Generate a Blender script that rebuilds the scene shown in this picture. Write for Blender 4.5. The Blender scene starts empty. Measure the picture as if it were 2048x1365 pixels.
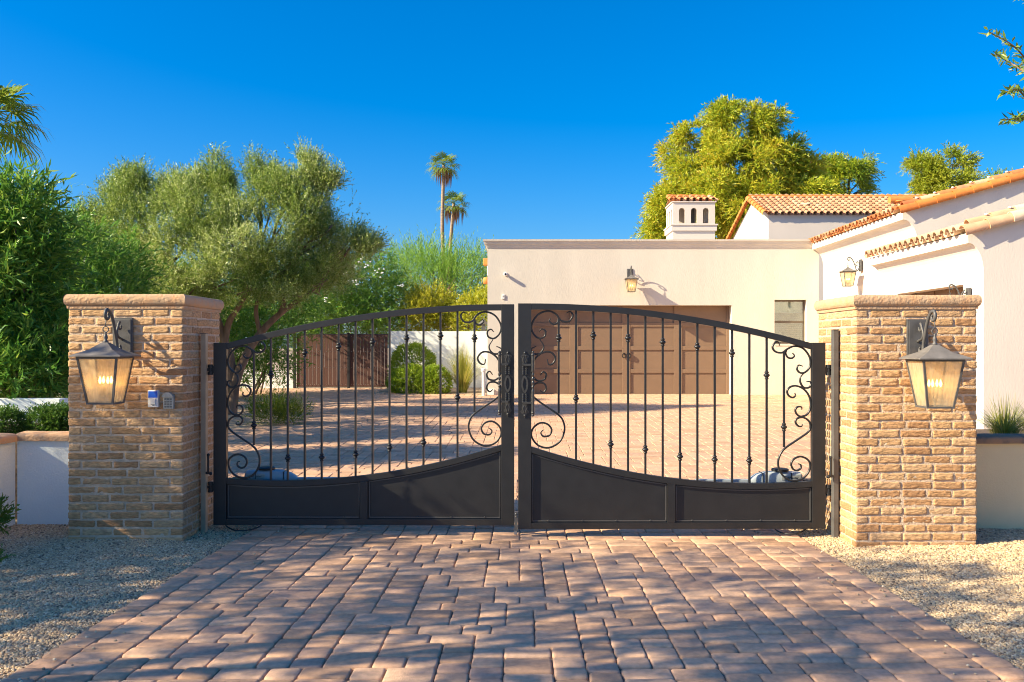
import bpy, math, random
import numpy as np
from mathutils import Vector, Matrix, noise
from mathutils.geometry import tessellate_polygon

R = math.radians
SC = bpy.context.scene
COL = SC.collection

# ------------------------------------------------------------------ camera, sky, sun, exposure
F, CX, CY, H = 1850.0, 1040.0, 695.0, 1.55          # focal length and vanishing point in pixels, eye height in metres
cam = bpy.data.cameras.new("camera")
co = bpy.data.objects.new("camera", cam); COL.objects.link(co)
cam.sensor_width = 36.0; cam.lens = F / 2048 * 36
cam.shift_x = -(CX - 1024) / 2048; cam.shift_y = (CY - 682.5) / 2048
cam.clip_start = 0.1; cam.clip_end = 3000
co.location = (0, 0, H); co.rotation_euler = (R(90), 0, 0)
SC.camera = co

AZ, EL = R(72), R(30)                                # sun behind the camera's left shoulder
SUN = Vector((-math.sin(AZ) * math.cos(EL), -math.cos(AZ) * math.cos(EL), math.sin(EL)))
W = bpy.data.worlds.new("World"); SC.world = W; W.use_nodes = True
wn = W.node_tree; wn.nodes.clear()
sky = wn.nodes.new("ShaderNodeTexSky"); sky.sky_type = 'NISHITA'; sky.sun_disc = False
sky.sun_elevation = EL; sky.sun_rotation = math.atan2(SUN.x, SUN.y); sky.altitude = 0; sky.air_density = 1.0; sky.dust_density = 1.6; sky.ozone_density = 8.0
hs = wn.nodes.new("ShaderNodeHueSaturation"); hs.inputs['Saturation'].default_value = 1.32; hs.inputs['Hue'].default_value = 0.501
bg = wn.nodes.new("ShaderNodeBackground"); bg.inputs['Strength'].default_value = 0.090
wo = wn.nodes.new("ShaderNodeOutputWorld")
wn.links.new(sky.outputs[0], hs.inputs['Color']); wn.links.new(hs.outputs[0], bg.inputs['Color']); wn.links.new(bg.outputs[0], wo.inputs['Surface'])
sl = bpy.data.lights.new("sun", 'SUN'); sl.energy = 5.0; sl.angle = R(0.45); sl.color = (1.0, 0.845, 0.575)
so = bpy.data.objects.new("sun", sl); COL.objects.link(so)
so.rotation_euler = (-SUN).to_track_quat('-Z', 'Y').to_euler(); so.location = SUN * 40
SC.view_settings.view_transform = 'Standard'; SC.view_settings.look = 'None'
SC.view_settings.exposure = 1.25; SC.view_settings.gamma = 1.0
SC.cycles.filter_width = 1.0; SC.cycles.max_bounces = 8; SC.cycles.transparent_max_bounces = 12

random.seed(7); rng = np.random.default_rng(7)

def P(px, py, D):
    return Vector(((px - CX) / F * D, D, H - (py - CY) / F * D))
def gz(y):                                           # the yard rises gently behind the gate
    return 0.0131 * (min(max(y, 8.2), 45) - 8.2)

# ------------------------------------------------------------------ materials
def nodes_of(m):
    m.use_nodes = True; nt = m.node_tree; nt.nodes.clear(); return nt
def mat(name, col, rough=0.6, var=0.0, vscale=6.0, bump=0.0, bscale=60.0, metallic=0.0, col2=None, spec=0.5, tint=None, stretch=(1, 1, 1), detail=6, coat=0.0):
    m = bpy.data.materials.new(name); nt = nodes_of(m); N = nt.nodes; L = nt.links
    out = N.new("ShaderNodeOutputMaterial"); b = N.new("ShaderNodeBsdfPrincipled"); L.new(b.outputs[0], out.inputs[0])
    b.inputs['Roughness'].default_value = rough; b.inputs['Metallic'].default_value = metallic
    b.inputs['Specular IOR Level'].default_value = spec; b.inputs['Coat Weight'].default_value = coat
    tc = N.new("ShaderNodeTexCoord"); mp = N.new("ShaderNodeMapping"); mp.inputs['Scale'].default_value = stretch
    L.new(tc.outputs['Object'], mp.inputs['Vector'])
    c = (*col, 1)
    if tint is not None:                             # per piece colour written on the mesh
        at = N.new("ShaderNodeAttribute"); at.attribute_name = "tint"
        rp = N.new("ShaderNodeValToRGB"); el = rp.color_ramp.elements
        while len(el) < len(tint): el.new(0.5)
        for i, t in enumerate(tint):
            el[i].position = i / (len(tint) - 1); el[i].color = (*t, 1)
        L.new(at.outputs['Fac'], rp.inputs['Fac']); src = rp.outputs[0]
    else:
        rgb = N.new("ShaderNodeRGB"); rgb.outputs[0].default_value = c; src = rgb.outputs[0]
    if var > 0 or col2 is not None:
        nz = N.new("ShaderNodeTexNoise"); nz.inputs['Scale'].default_value = vscale; nz.inputs['Detail'].default_value = detail
        L.new(mp.outputs[0], nz.inputs['Vector'])
        if col2 is not None:
            r2 = N.new("ShaderNodeValToRGB"); r2.color_ramp.elements[0].position = 0.38; r2.color_ramp.elements[1].position = 0.66
            L.new(nz.outputs['Fac'], r2.inputs['Fac'])
            mx = N.new("ShaderNodeMixRGB"); L.new(r2.outputs[0], mx.inputs[0]); L.new(src, mx.inputs[1]); mx.inputs[2].default_value = (*col2, 1)
            src = mx.outputs[0]
        if var > 0:
            mr = N.new("ShaderNodeMapRange"); mr.inputs['From Min'].default_value = 0.3; mr.inputs['From Max'].default_value = 0.7
            mr.inputs['To Min'].default_value = 1 - var; mr.inputs['To Max'].default_value = 1 + var
            L.new(nz.outputs['Fac'], mr.inputs['Value'])
            vm = N.new("ShaderNodeVectorMath"); vm.operation = 'SCALE'; L.new(src, vm.inputs[0]); L.new(mr.outputs[0], vm.inputs['Scale'])
            src = vm.outputs[0]
    L.new(src, b.inputs['Base Color'])
    if bump > 0:
        nb = N.new("ShaderNodeTexNoise"); nb.inputs['Scale'].default_value = bscale; nb.inputs['Detail'].default_value = 5
        L.new(mp.outputs[0], nb.inputs['Vector'])
        bp = N.new("ShaderNodeBump"); bp.inputs['Strength'].default_value = bump; bp.inputs['Distance'].default_value = 0.01
        L.new(nb.outputs['Fac'], bp.inputs['Height']); L.new(bp.outputs[0], b.inputs['Normal'])
    return m
def leafmat(name, cols, rough=0.38, trans=0.35):
    m = bpy.data.materials.new(name); nt = nodes_of(m); N = nt.nodes; L = nt.links
    out = N.new("ShaderNodeOutputMaterial"); b = N.new("ShaderNodeBsdfPrincipled"); t = N.new("ShaderNodeBsdfTranslucent"); mx = N.new("ShaderNodeMixShader")
    at = N.new("ShaderNodeAttribute"); at.attribute_name = "tint"
    rp = N.new("ShaderNodeValToRGB"); el = rp.color_ramp.elements
    while len(el) < len(cols): el.new(0.5)
    for i, c in enumerate(cols):
        el[i].position = i / (len(cols) - 1); el[i].color = (*c, 1)
    L.new(at.outputs['Fac'], rp.inputs['Fac']); L.new(rp.outputs[0], b.inputs['Base Color'])
    hsv = N.new("ShaderNodeHueSaturation"); hsv.inputs['Value'].default_value = 1.5; hsv.inputs['Hue'].default_value = 0.485
    L.new(rp.outputs[0], hsv.inputs['Color']); L.new(hsv.outputs[0], t.inputs['Color'])
    b.inputs['Roughness'].default_value = rough; b.inputs['Specular IOR Level'].default_value = 0.35
    mx.inputs[0].default_value = trans
    L.new(b.outputs[0], mx.inputs[1]); L.new(t.outputs[0], mx.inputs[2]); L.new(mx.outputs[0], out.inputs[0])
    return m
def emis(name, col, strength):
    m = bpy.data.materials.new(name); nt = nodes_of(m); N = nt.nodes
    out = N.new("ShaderNodeOutputMaterial"); e = N.new("ShaderNodeEmission"); e.inputs[0].default_value = (*col, 1); e.inputs[1].default_value = strength
    nt.links.new(e.outputs[0], out.inputs[0]); return m
def glassmat(name):                                  # amber seeded lantern glass: half sheer, half milky
    m = bpy.data.materials.new(name); nt = nodes_of(m); N = nt.nodes; L = nt.links
    out = N.new("ShaderNodeOutputMaterial"); tr = N.new("ShaderNodeBsdfTransparent"); tr.inputs[0].default_value = (1, 0.92, 0.76, 1)
    tl = N.new("ShaderNodeBsdfTranslucent"); tl.inputs[0].default_value = (0.92, 0.80, 0.56, 1)
    df = N.new("ShaderNodeBsdfPrincipled"); df.inputs['Base Color'].default_value = (0.82, 0.73, 0.54, 1); df.inputs['Roughness'].default_value = 0.25
    tc = N.new("ShaderNodeTexCoord"); mp = N.new("ShaderNodeMapping"); mp.inputs['Scale'].default_value = (45, 45, 9); nz = N.new("ShaderNodeTexNoise"); nz.inputs['Scale'].default_value = 1.0
    L.new(tc.outputs['Object'], mp.inputs[0]); L.new(mp.outputs[0], nz.inputs['Vector'])
    bp = N.new("ShaderNodeBump"); bp.inputs['Strength'].default_value = 0.4; bp.inputs['Distance'].default_value = 0.004
    L.new(nz.outputs['Fac'], bp.inputs['Height']); L.new(bp.outputs[0], df.inputs['Normal'])
    a = N.new("ShaderNodeMixShader"); a.inputs[0].default_value = 0.5; L.new(df.outputs[0], a.inputs[1]); L.new(tl.outputs[0], a.inputs[2])
    mr = N.new("ShaderNodeMapRange"); mr.inputs['From Min'].default_value = 0.35; mr.inputs['From Max'].default_value = 0.65
    mr.inputs['To Min'].default_value = 0.46; mr.inputs['To Max'].default_value = 0.66
    L.new(nz.outputs['Fac'], mr.inputs['Value'])
    b = N.new("ShaderNodeMixShader"); L.new(mr.outputs[0], b.inputs[0]); L.new(tr.outputs[0], b.inputs[1]); L.new(a.outputs[0], b.inputs[2])
    L.new(b.outputs[0], out.inputs[0]); return m

M = {}
M['iron'] = mat('black_iron', (0.016, 0.0165, 0.018), 0.40, var=0.16, vscale=9, bump=0.08, bscale=180, spec=0.5)
M['handle_iron'] = mat('glossy_iron', (0.035, 0.035, 0.036), 0.28, var=0.3, vscale=40, spec=0.7)
M['bead'] = mat('highlight_bead', (0.07, 0.07, 0.07), 0.3, spec=0.6)  # painted bead, colour lightened to stand in for its bright highlight
M['lantern_metal'] = mat('pewter_metal', (0.085, 0.082, 0.08), 0.5, var=0.25, vscale=14, bump=0.12, bscale=120)
M['roof_metal'] = mat('weathered_metal', (0.17, 0.155, 0.14), 0.55, var=0.22, vscale=12, bump=0.1, bscale=90)
M['post_metal'] = mat('grey_steel', (0.09, 0.087, 0.085), 0.5, var=0.2, vscale=10)
M['tan_metal'] = mat('tan_painted_steel', (0.42, 0.32, 0.21), 0.55, var=0.12, vscale=10)
M['cream_bounce'] = mat('bounce_cream_stucco', (0.80, 0.63, 0.36), 0.95, var=0.04, vscale=2.5, bump=0.35, bscale=70)  # cream deepened so the colour carries the warm bounce on this shaded wall
M['steel'] = mat('bare_steel', (0.42, 0.41, 0.40), 0.35, metallic=0.8, var=0.2, vscale=30)
M['mortar'] = mat('mortar', (0.58, 0.44, 0.31), 0.95, var=0.18, vscale=18, bump=0.9, bscale=90)
M['brick'] = mat('brick', (0.4, 0.25, 0.14), 0.92, var=0.30, vscale=26, bump=1.0, bscale=34, stretch=(1, 1, 2.6),
                 tint=[(0.39, 0.205, 0.092), (0.50, 0.288, 0.13), (0.55, 0.335, 0.162), (0.55, 0.35, 0.188), (0.52, 0.298, 0.14), (0.44, 0.235, 0.105)])
M['cantera'] = mat('cantera_stone', (0.56, 0.38, 0.235), 0.9, var=0.22, vscale=14, bump=1.0, bscale=45, col2=(0.47, 0.265, 0.135))
M['cantera_dark'] = mat('stained_stone', (0.42, 0.25, 0.14), 0.9, var=0.3, vscale=8, bump=0.6, bscale=40, col2=(0.12, 0.09, 0.07))
M['stucco_white'] = mat('white_stucco', (0.775, 0.79, 0.765), 0.95, var=0.03, vscale=2.5, bump=0.35, bscale=70)
M['stucco_cream'] = mat('cream_stucco', (0.61, 0.56, 0.475), 0.95, var=0.05, vscale=1.0, bump=0.4, bscale=30, stretch=(2.0, 2.0, .35))
M['stucco_sky_tint'] = mat('sky_tinted_stucco', (0.80, 0.87, 0.85), 0.95, var=0.04, vscale=2.5, bump=0.4, bscale=60)  # white stucco with the blue cast of shade mixed into its colour
M['stucco_wing'] = mat('wing_stucco', (0.66, 0.605, 0.53), 0.95, var=0.05, vscale=1.0, bump=0.22, bscale=26, stretch=(1.5, 1.5, .5))
M['stucco_pink'] = mat('pale_stucco', (0.62, 0.545, 0.475), 0.95, var=0.03, vscale=1.2, bump=0.35, bscale=40)
M['tile'] = mat('clay_tile', (0.5, 0.2, 0.08), 0.85, var=0.2, vscale=8, bump=0.3, bscale=40,
                tint=[(0.42, 0.135, 0.045), (0.55, 0.20, 0.065), (0.58, 0.29, 0.13), (0.62, 0.42, 0.25), (0.50, 0.17, 0.06)])
M['tile_pale'] = mat('pale_clay_tile', (0.6, 0.4, 0.25), 0.85, var=0.15, vscale=6, bump=0.3, bscale=40,
                     tint=[(0.60, 0.33, 0.18), (0.62, 0.42, 0.26), (0.66, 0.50, 0.33), (0.60, 0.38, 0.22), (0.68, 0.55, 0.40)])
M['tile_mid'] = mat('tan_clay_tile', (0.6, 0.4, 0.25), 0.85, var=0.15, vscale=6, bump=0.3, bscale=40,
                     tint=[(0.38, 0.17, 0.08), (0.44, 0.23, 0.125), (0.47, 0.275, 0.16), (0.41, 0.195, 0.10), (0.50, 0.32, 0.20)])
M['tile_orange'] = mat('orange_clay_tile', (0.6, 0.2, 0.05), 0.8, var=0.15, vscale=8, bump=0.2, bscale=40,
                       tint=[(0.60, 0.19, 0.035), (0.64, 0.23, 0.05), (0.56, 0.17, 0.035)])
M['door'] = mat('tan_door_paint', (0.215, 0.138, 0.084), 0.6, var=0.05, vscale=3, bump=0.1, bscale=60)
M['win_frame'] = mat('brown_window_frame', (0.12, 0.09, 0.06), 0.5)
M['reflection_pale'] = mat('pale_reflection', (0.36, 0.40, 0.36), 0.8)  # colour of the bright upper part of the window reflection
M['win_glass'] = mat('dark_window_glass', (0.02, 0.022, 0.018), 0.03, spec=1.0)
def clearglass(name):
    m = bpy.data.materials.new(name); nt = nodes_of(m); N = nt.nodes; L = nt.links
    out = N.new("ShaderNodeOutputMaterial"); t = N.new("ShaderNodeBsdfTransparent"); g = N.new("ShaderNodeBsdfGlossy"); g.inputs['Roughness'].default_value = 0.02
    t.inputs[0].default_value = (0.82, 0.88, 0.84, 1); mx = N.new("ShaderNodeMixShader"); mx.inputs[0].default_value = 0.16
    L.new(t.outputs[0], mx.inputs[1]); L.new(g.outputs[0], mx.inputs[2]); L.new(mx.outputs[0], out.inputs[0]); return m
M['win_glass'] = clearglass('window_glass')
M['reflection_slats'] = mat('reflection_brown', (0.11, 0.085, 0.055), 0.7)  # colour of the brown lower part of the window reflection
M['brown_gate'] = mat('brown_boards', (0.085, 0.036, 0.026), 0.65, var=0.22, vscale=7, stretch=(6, 6, 0.5), bump=0.15, bscale=40)
M['dark_post'] = mat('dark_post', (0.02, 0.018, 0.02), 0.5)
M['white_plastic'] = mat('white_plastic', (0.72, 0.72, 0.70), 0.45)
M['blue_plastic'] = mat('blue_plastic', (0.006, 0.10, 0.62), 0.35)
M['silver'] = mat('silver_plastic', (0.40, 0.41, 0.38), 0.4, metallic=0.4, var=0.1, vscale=60)
M['silver_dark'] = mat('dark_keys', (0.17, 0.18, 0.17), 0.45)
M['lens'] = mat('black_lens', (0.01, 0.01, 0.012), 0.15)
M['operator'] = mat('blue_grey_housing', (0.33, 0.38, 0.41), 0.35, var=0.08, vscale=6)
M['black_plastic'] = mat('black_plastic', (0.015, 0.015, 0.016), 0.5)
M['bark'] = mat('bark', (0.19, 0.125, 0.085), 0.9, var=0.4, vscale=9, bump=0.9, bscale=30, stretch=(1, 1, 0.3))
M['palm_bark'] = mat('palm_bark', (0.27, 0.20, 0.13), 0.9, var=0.3, vscale=3, bump=0.6, bscale=12, stretch=(1, 1, 4))
M['paver'] = mat('paver', (0.3, 0.2, 0.15), 0.92, var=0.16, vscale=28, bump=0.45, bscale=140,
                 tint=[(0.43, 0.26, 0.158), (0.54, 0.325, 0.198), (0.62, 0.39, 0.245), (0.52, 0.335, 0.225), (0.58, 0.34, 0.20), (0.46, 0.29, 0.20)])
M['joint'] = mat('joint_sand', (0.19, 0.14, 0.10), 1.0, var=0.3, vscale=60)
M['soil'] = mat('tan_soil', (0.36, 0.27, 0.185), 1.0, var=0.25, vscale=8, bump=0.6, bscale=60)
M['mulch'] = mat('dark_soil', (0.12, 0.08, 0.055), 1.0, var=0.4, vscale=30, bump=1, bscale=60)
M['amber_glass'] = glassmat('amber_glass')
M['flame'] = emis('lit_bulb', (1.0, 0.50, 0.09), 14.0)
M['candle'] = mat('candle_sleeve', (0.30, 0.25, 0.17), 0.6)
M['flower'] = mat('white_petal', (0.8, 0.8, 0.74), 0.7)
M['dry_frond'] = leafmat('dry_frond', [(0.20, 0.12, 0.07), (0.30, 0.19, 0.11)], trans=0.2)
M['olive_leaf'] = leafmat('olive_leaf', [(0.065, 0.135, 0.022), (0.165, 0.26, 0.04), (0.30, 0.38, 0.085), (0.50, 0.55, 0.26)])
M['oleander_leaf'] = leafmat('oleander_leaf', [(0.025, 0.1, 0.014), (0.055, 0.18, 0.022), (0.11, 0.26, 0.035), (0.22, 0.33, 0.05)])
M['box_leaf'] = leafmat('boxwood_leaf', [(0.03, 0.09, 0.014), (0.06, 0.15, 0.022), (0.12, 0.2, 0.03)])
M['hedge_leaf'] = leafmat('clipped_leaf', [(0.08, 0.15, 0.014), (0.17, 0.24, 0.022), (0.28, 0.29, 0.035)])
M['bush_leaf'] = leafmat('bright_clipped_leaf', [(0.10, 0.21, 0.014), (0.22, 0.33, 0.022), (0.36, 0.38, 0.035)])
M['yellow_leaf'] = leafmat('yellow_green_leaf', [(0.18, 0.24, 0.015), (0.36, 0.38, 0.025), (0.48, 0.44, 0.04)])
M['palo_leaf'] = leafmat('feathery_leaf', [(0.09, 0.20, 0.025), (0.18, 0.34, 0.045), (0.30, 0.44, 0.07)])
M['euc_leaf'] = leafmat('tall_tree_leaf', [(0.12, 0.23, 0.02), (0.32, 0.40, 0.025), (0.50, 0.49, 0.035), (0.62, 0.44, 0.05)])
M['palm_leaf'] = leafmat('palm_leaf', [(0.07, 0.15, 0.018), (0.16, 0.25, 0.03), (0.28, 0.31, 0.045)])
M['grass_leaf'] = leafmat('tuft_grass', [(0.15, 0.21, 0.03), (0.31, 0.33, 0.06), (0.46, 0.4, 0.11)])

# ------------------------------------------------------------------ mesh helpers
class MB:
    def __init__(s): s.v = []; s.f = []; s.t = []; s.cur = 0.5
    def add(s, v, f):
        o = len(s.v); s.v += [tuple(p) for p in v]; s.t += [s.cur] * len(v); s.f += [tuple(i + o for i in q) for q in f]
    def box(s, x0, x1, y0, y1, z0, z1):
        s.add([(x0, y0, z0), (x1, y0, z0), (x1, y1, z0), (x0, y1, z0), (x0, y0, z1), (x1, y0, z1), (x1, y1, z1), (x0, y1, z1)],
              [(0, 3, 2, 1), (4, 5, 6, 7), (0, 1, 5, 4), (1, 2, 6, 5), (2, 3, 7, 6), (3, 0, 4, 7)])
    def sweep(s, path, sec, up=(0, 0, 1), scale=None, cap=True):
        path = [Vector(p) for p in path]; n = len(sec); up = Vector(up); vs = []
        for i, p in enumerate(path):
            a = path[max(i - 1, 0)]; b = path[min(i + 1, len(path) - 1)]
            t = (b - a).normalized(); x = t.cross(up)
            if x.length < 1e-4: x = t.cross(Vector((0.3, 1, 0.1)))
            x.normalize(); y = x.cross(t).normalized(); k = 1 if scale is None else scale[i]
            vs += [p + x * (u * k) + y * (w * k) for u, w in sec]
        fs = []
        for i in range(len(path) - 1):
            for j in range(n):
                fs.append((i * n + j, i * n + (j + 1) % n, (i + 1) * n + (j + 1) % n, (i + 1) * n + j))
        if cap:
            fs.append(tuple(range(n))[::-1]); fs.append(tuple(range((len(path) - 1) * n, len(path) * n)))
        s.add(vs, fs)
    def tube(s, path, r, n=8, up=(0.123, 0.97, 0.2)):
        if not hasattr(r, '__len__'): r = [r] * len(path)
        s.sweep(path, [(math.cos(2 * math.pi * k / n), math.sin(2 * math.pi * k / n)) for k in range(n)], up, r)
    def lathe(s, prof, c=(0, 0, 0), n=16, axis='z'):
        vs = []; fs = []
        for r, h in prof:
            for k in range(n):
                a = 2 * math.pi * k / n; p = (r * math.cos(a), r * math.sin(a), h)
                if axis == 'y': p = (p[0], h, p[1])
                if axis == 'x': p = (h, p[0], p[1])
                vs.append((p[0] + c[0], p[1] + c[1], p[2] + c[2]))
        for i in range(len(prof) - 1):
            for k in range(n):
                fs.append((i * n + k, i * n + (k + 1) % n, (i + 1) * n + (k + 1) % n, (i + 1) * n + k))
        fs.append(tuple(range(n))[::-1]); fs.append(tuple(range((len(prof) - 1) * n, len(prof) * n)))
        s.add(vs, fs)
    def ball(s, c, r, n=8, sc=(1, 1, 1)):
        k = n // 2
        prof = [(max(1e-4, math.sin(math.pi * i / k)), -math.cos(math.pi * i / k)) for i in range(k + 1)]
        o = len(s.v); s.lathe(prof, (0, 0, 0), n)
        for i in range(o, len(s.v)):
            p = s.v[i]; s.v[i] = (c[0] + p[0] * r * sc[0], c[1] + p[1] * r * sc[1], c[2] + p[2] * r * sc[2])
    def slab(s, outer, holes, fmap, d0, d1):         # a plate with openings: 2-D outlines extruded between two depths
        loops = [outer] + holes; tri = tessellate_polygon([[Vector((u, w, 0)) for u, w in l] for l in loops])
        flat = [p for l in loops for p in l]; n = len(flat)
        vs = [fmap(u, w, d0) for u, w in flat] + [fmap(u, w, d1) for u, w in flat]
        fs = []
        for t in tri: fs.append(tuple(t)); fs.append(tuple(i + n for i in t)[::-1])
        o = 0
        for l in loops:
            for i in range(len(l)):
                a = o + i; b = o + (i + 1) % len(l); fs.append((a, b, b + n, a + n))
            o += len(l)
        s.add(vs, fs)
    def build(s, name, m, parent=None, smooth=False, bevel=0.0, angle=None, fixn=True):
        me = bpy.data.meshes.new(name); me.from_pydata(s.v, [], s.f)
        at = me.attributes.new("tint", 'FLOAT', 'POINT'); at.data.foreach_set("value", np.array(s.t, dtype=np.float32))
        if fixn:
            import bmesh
            bm = bmesh.new(); bm.from_mesh(me); bmesh.ops.recalc_face_normals(bm, faces=bm.faces); bm.to_mesh(me); bm.free()
        if smooth: me.polygons.foreach_set("use_smooth", [True] * len(me.polygons))
        if angle: me.set_sharp_from_angle(angle=R(angle))
        me.materials.append(M[m] if isinstance(m, str) else m)
        o = bpy.data.objects.new(name, me); COL.objects.link(o); o.parent = parent
        if bevel > 0:
            b = o.modifiers.new("bevel", 'BEVEL'); b.width = bevel; b.segments = 2; b.limit_method = 'ANGLE'; b.angle_limit = R(40)
        return o
def npmesh(name, V, Q, tint, m, parent=None, smooth=False):
    me = bpy.data.meshes.new(name); nv = len(V); nq, k = Q.shape
    me.vertices.add(nv); me.vertices.foreach_set("co", V.astype(np.float32).ravel())
    me.loops.add(nq * k); me.loops.foreach_set("vertex_index", Q.astype(np.int32).ravel())
    me.polygons.add(nq); me.polygons.foreach_set("loop_start", np.arange(0, nq * k, k, dtype=np.int32))
    me.update(calc_edges=True)
    at = me.attributes.new("tint", 'FLOAT', 'POINT'); at.data.foreach_set("value", tint.astype(np.float32))
    if smooth: me.polygons.foreach_set("use_smooth", [True] * nq)
    me.materials.append(M[m] if isinstance(m, str) else m)
    o = bpy.data.objects.new(name, me); COL.objects.link(o); o.parent = parent
    return o
def tag(o, label=None, cat=None, group=None, kind=None):
    if label: o['label'] = label
    if cat: o['category'] = cat
    if group: o['group'] = group
    if kind: o['kind'] = kind
    return o
def thing(name, label, cat, loc=(0, 0, 0), rz=0.0, group=None):
    o = bpy.data.objects.new(name, None); COL.objects.link(o); o.empty_display_size = 0.2
    o.location = loc; o.rotation_euler = (0, 0, rz); return tag(o, label, cat, group)
def dup(root, loc, rz, label, name=None):
    def rec(o, par):
        c = o.copy(); COL.objects.link(c); c.parent = par
        for ch in list(o.children): rec(ch, c)
        return c
    r = rec(root, None); r.location = loc; r.rotation_euler = (0, 0, rz); r['label'] = label; return r
def smooth_path(pts, k=6):
    pts = [Vector(p) for p in pts]; q = [pts[0] * 2 - pts[1]] + pts + [pts[-1] * 2 - pts[-2]]; out = []
    for i in range(1, len(q) - 2):
        a, b, c, d = q[i - 1], q[i], q[i + 1], q[i + 2]
        for j in range(k):
            t = j / k
            out.append(0.5 * ((2 * b) + (c - a) * t + (2 * a - 5 * b + 4 * c - d) * t * t + (3 * b - a - 3 * c + d) * t ** 3))
    out.append(pts[-1]); return out

# ------------------------------------------------------------------ ground, joints, pavers, gravel
def sheet(name, xs, ys, dz, m, kind='structure'):
    b = MB(); vs = []; fs = []
    for y in ys:
        for x in xs: vs.append((x, y, gz(y) + dz))
    nx = len(xs)
    for j in range(len(ys) - 1):
        for i in range(nx - 1): fs.append((j * nx + i, j * nx + i + 1, (j + 1) * nx + i + 1, (j + 1) * nx + i))
    b.add(vs, fs); o = b.build(name, m, fixn=False); return tag(o, kind=kind)
sheet('ground', [-900, -60, 0, 60, 900], [-400, -5, 8.2, 12, 20, 30, 45, 120, 1500], -0.06, 'soil')

def paving(name, x0, y0, nx, ny, cell, near, keep=None, seed=1):
    rr = random.Random(seed); occ = np.zeros((ny, nx), dtype=bool); rects = []
    kinds = [(2, 2), (3, 2), (3, 2), (3, 2), (2, 2), (3, 3), (4, 3), (3, 2), (2, 2)]
    for j in range(ny):
        for i in range(nx):
            if occ[j, i]: continue
            rr.shuffle(kinds); done = False; run = 1
            while i + run < nx and not occ[j, i + run]: run += 1
            for w, d in kinds + [(2, 2), (2, 1), (1, 2), (1, 1)]:
                if i + w <= nx and j + d <= ny and not occ[j:j + d, i:i + w].any() and (run - w != 1 or w == 1):
                    occ[j:j + d, i:i + w] = True; rects.append((i, j, w, d)); done = True; break
    g = 0.0022; V = []; Q = []; T = []; base = 0
    for i, j, w, d in rects:
        gy = .0052 if near else .003; xa = x0 + i * cell + g * .8; xb = x0 + (i + w) * cell - g * .8; ya = y0 + j * cell + gy; yb = y0 + (j + d) * cell - gy
        if keep and not keep((xa + xb) / 2, (ya + yb) / 2): continue
        xa += rr.uniform(-.002, .002); xb += rr.uniform(-.002, .002); ya += rr.uniform(-.002, .002); yb += rr.uniform(-.002, .002)
        t = rr.random(); h = rr.uniform(-0.0035, 0.0035); tx = rr.uniform(-.012, .012); ty = rr.uniform(-.014, .014)
        mx, my = (xa + xb) / 2, (ya + yb) / 2
        rings = [(0.0, -0.045, .017), (0.0, -0.010, .017), (0.003, -0.0032, .018), (0.0095, 0.0, .020)] if near else [(0.0, -0.03, .01), (0.0, -0.007, .01), (0.008, 0, .01)]
        ca = (0, 45, 90) if near else (45,)
        n = 4 * len(ca)
        for ins, dz, cr in rings:
            ix, iy = (ins * .6, ins * 1.45) if near else (ins * .5, ins * .5)
            for ci, (sx, sy) in enumerate(((1, 1), (-1, 1), (-1, -1), (1, -1))):
                for a in ca:
                    an = R(a + 90 * ci); cx = (xb if sx > 0 else xa) - sx * (cr + ix); cy = (yb if sy > 0 else ya) - sy * (cr + iy)
                    k = max(cr - ins * 0.5, 0.002) * (1.0 if near else 1.414)
                    px = cx + math.cos(an) * k; py = cy + math.sin(an) * k
                    if near: px *= 1 + 0.017 * max(0, 7.8 - py)
                    V.append((px, py, gz(py) + dz + h + (px - mx) * tx + (py - my) * ty)); T.append(t)
        nr = len(rings)
        for r_ in range(nr - 1):
            for k in range(n):
                Q.append((base + r_ * n + k, base + r_ * n + (k + 1) % n, base + (r_ + 1) * n + (k + 1) % n, base + (r_ + 1) * n + k))
        Q.append(tuple(base + (nr - 1) * n + k for k in range(n))); base += nr * n
    me = bpy.data.meshes.new(name); me.from_pydata(V, [], Q)
    at = me.attributes.new("tint", 'FLOAT', 'POINT'); at.data.foreach_set("value", np.array(T, dtype=np.float32))
    if near: me.polygons.foreach_set("use_smooth", [True] * len(me.polygons)); me.set_sharp_from_angle(angle=R(50))
    me.materials.append(M['paver']); o = bpy.data.objects.new(name, me); COL.objects.link(o); return tag(o, kind='structure')
CELL = 0.0762
b = MB(); b.box(-2.29, 2.29, 2.2, 8.6, -0.055, -0.016); tag(b.build('driveway_bed', 'joint'), kind='structure')
sheet('courtyard_bed', [-11, 9], [8.6, 12, 20, 29.2], -0.012, 'joint')
paving('driveway', -2.286, 2.2, 60, 84, CELL, True, seed=3)
def yard_keep(x, y):
    if y < 10.5 and abs(x) > 2.9 + (y - 8.6) * 3: return False
    if x < -5.2 and y > 12 and ((x + 6.6) / 2.4) ** 2 + ((y - 18.6) / 3.6) ** 2 < 1: return False
    return not (-4.1 < x < -0.8 and y > 27.2)
paving('courtyard', -11, 2.2 + 84 * CELL, 262, 272, CELL, False, yard_keep, seed=5)

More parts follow.
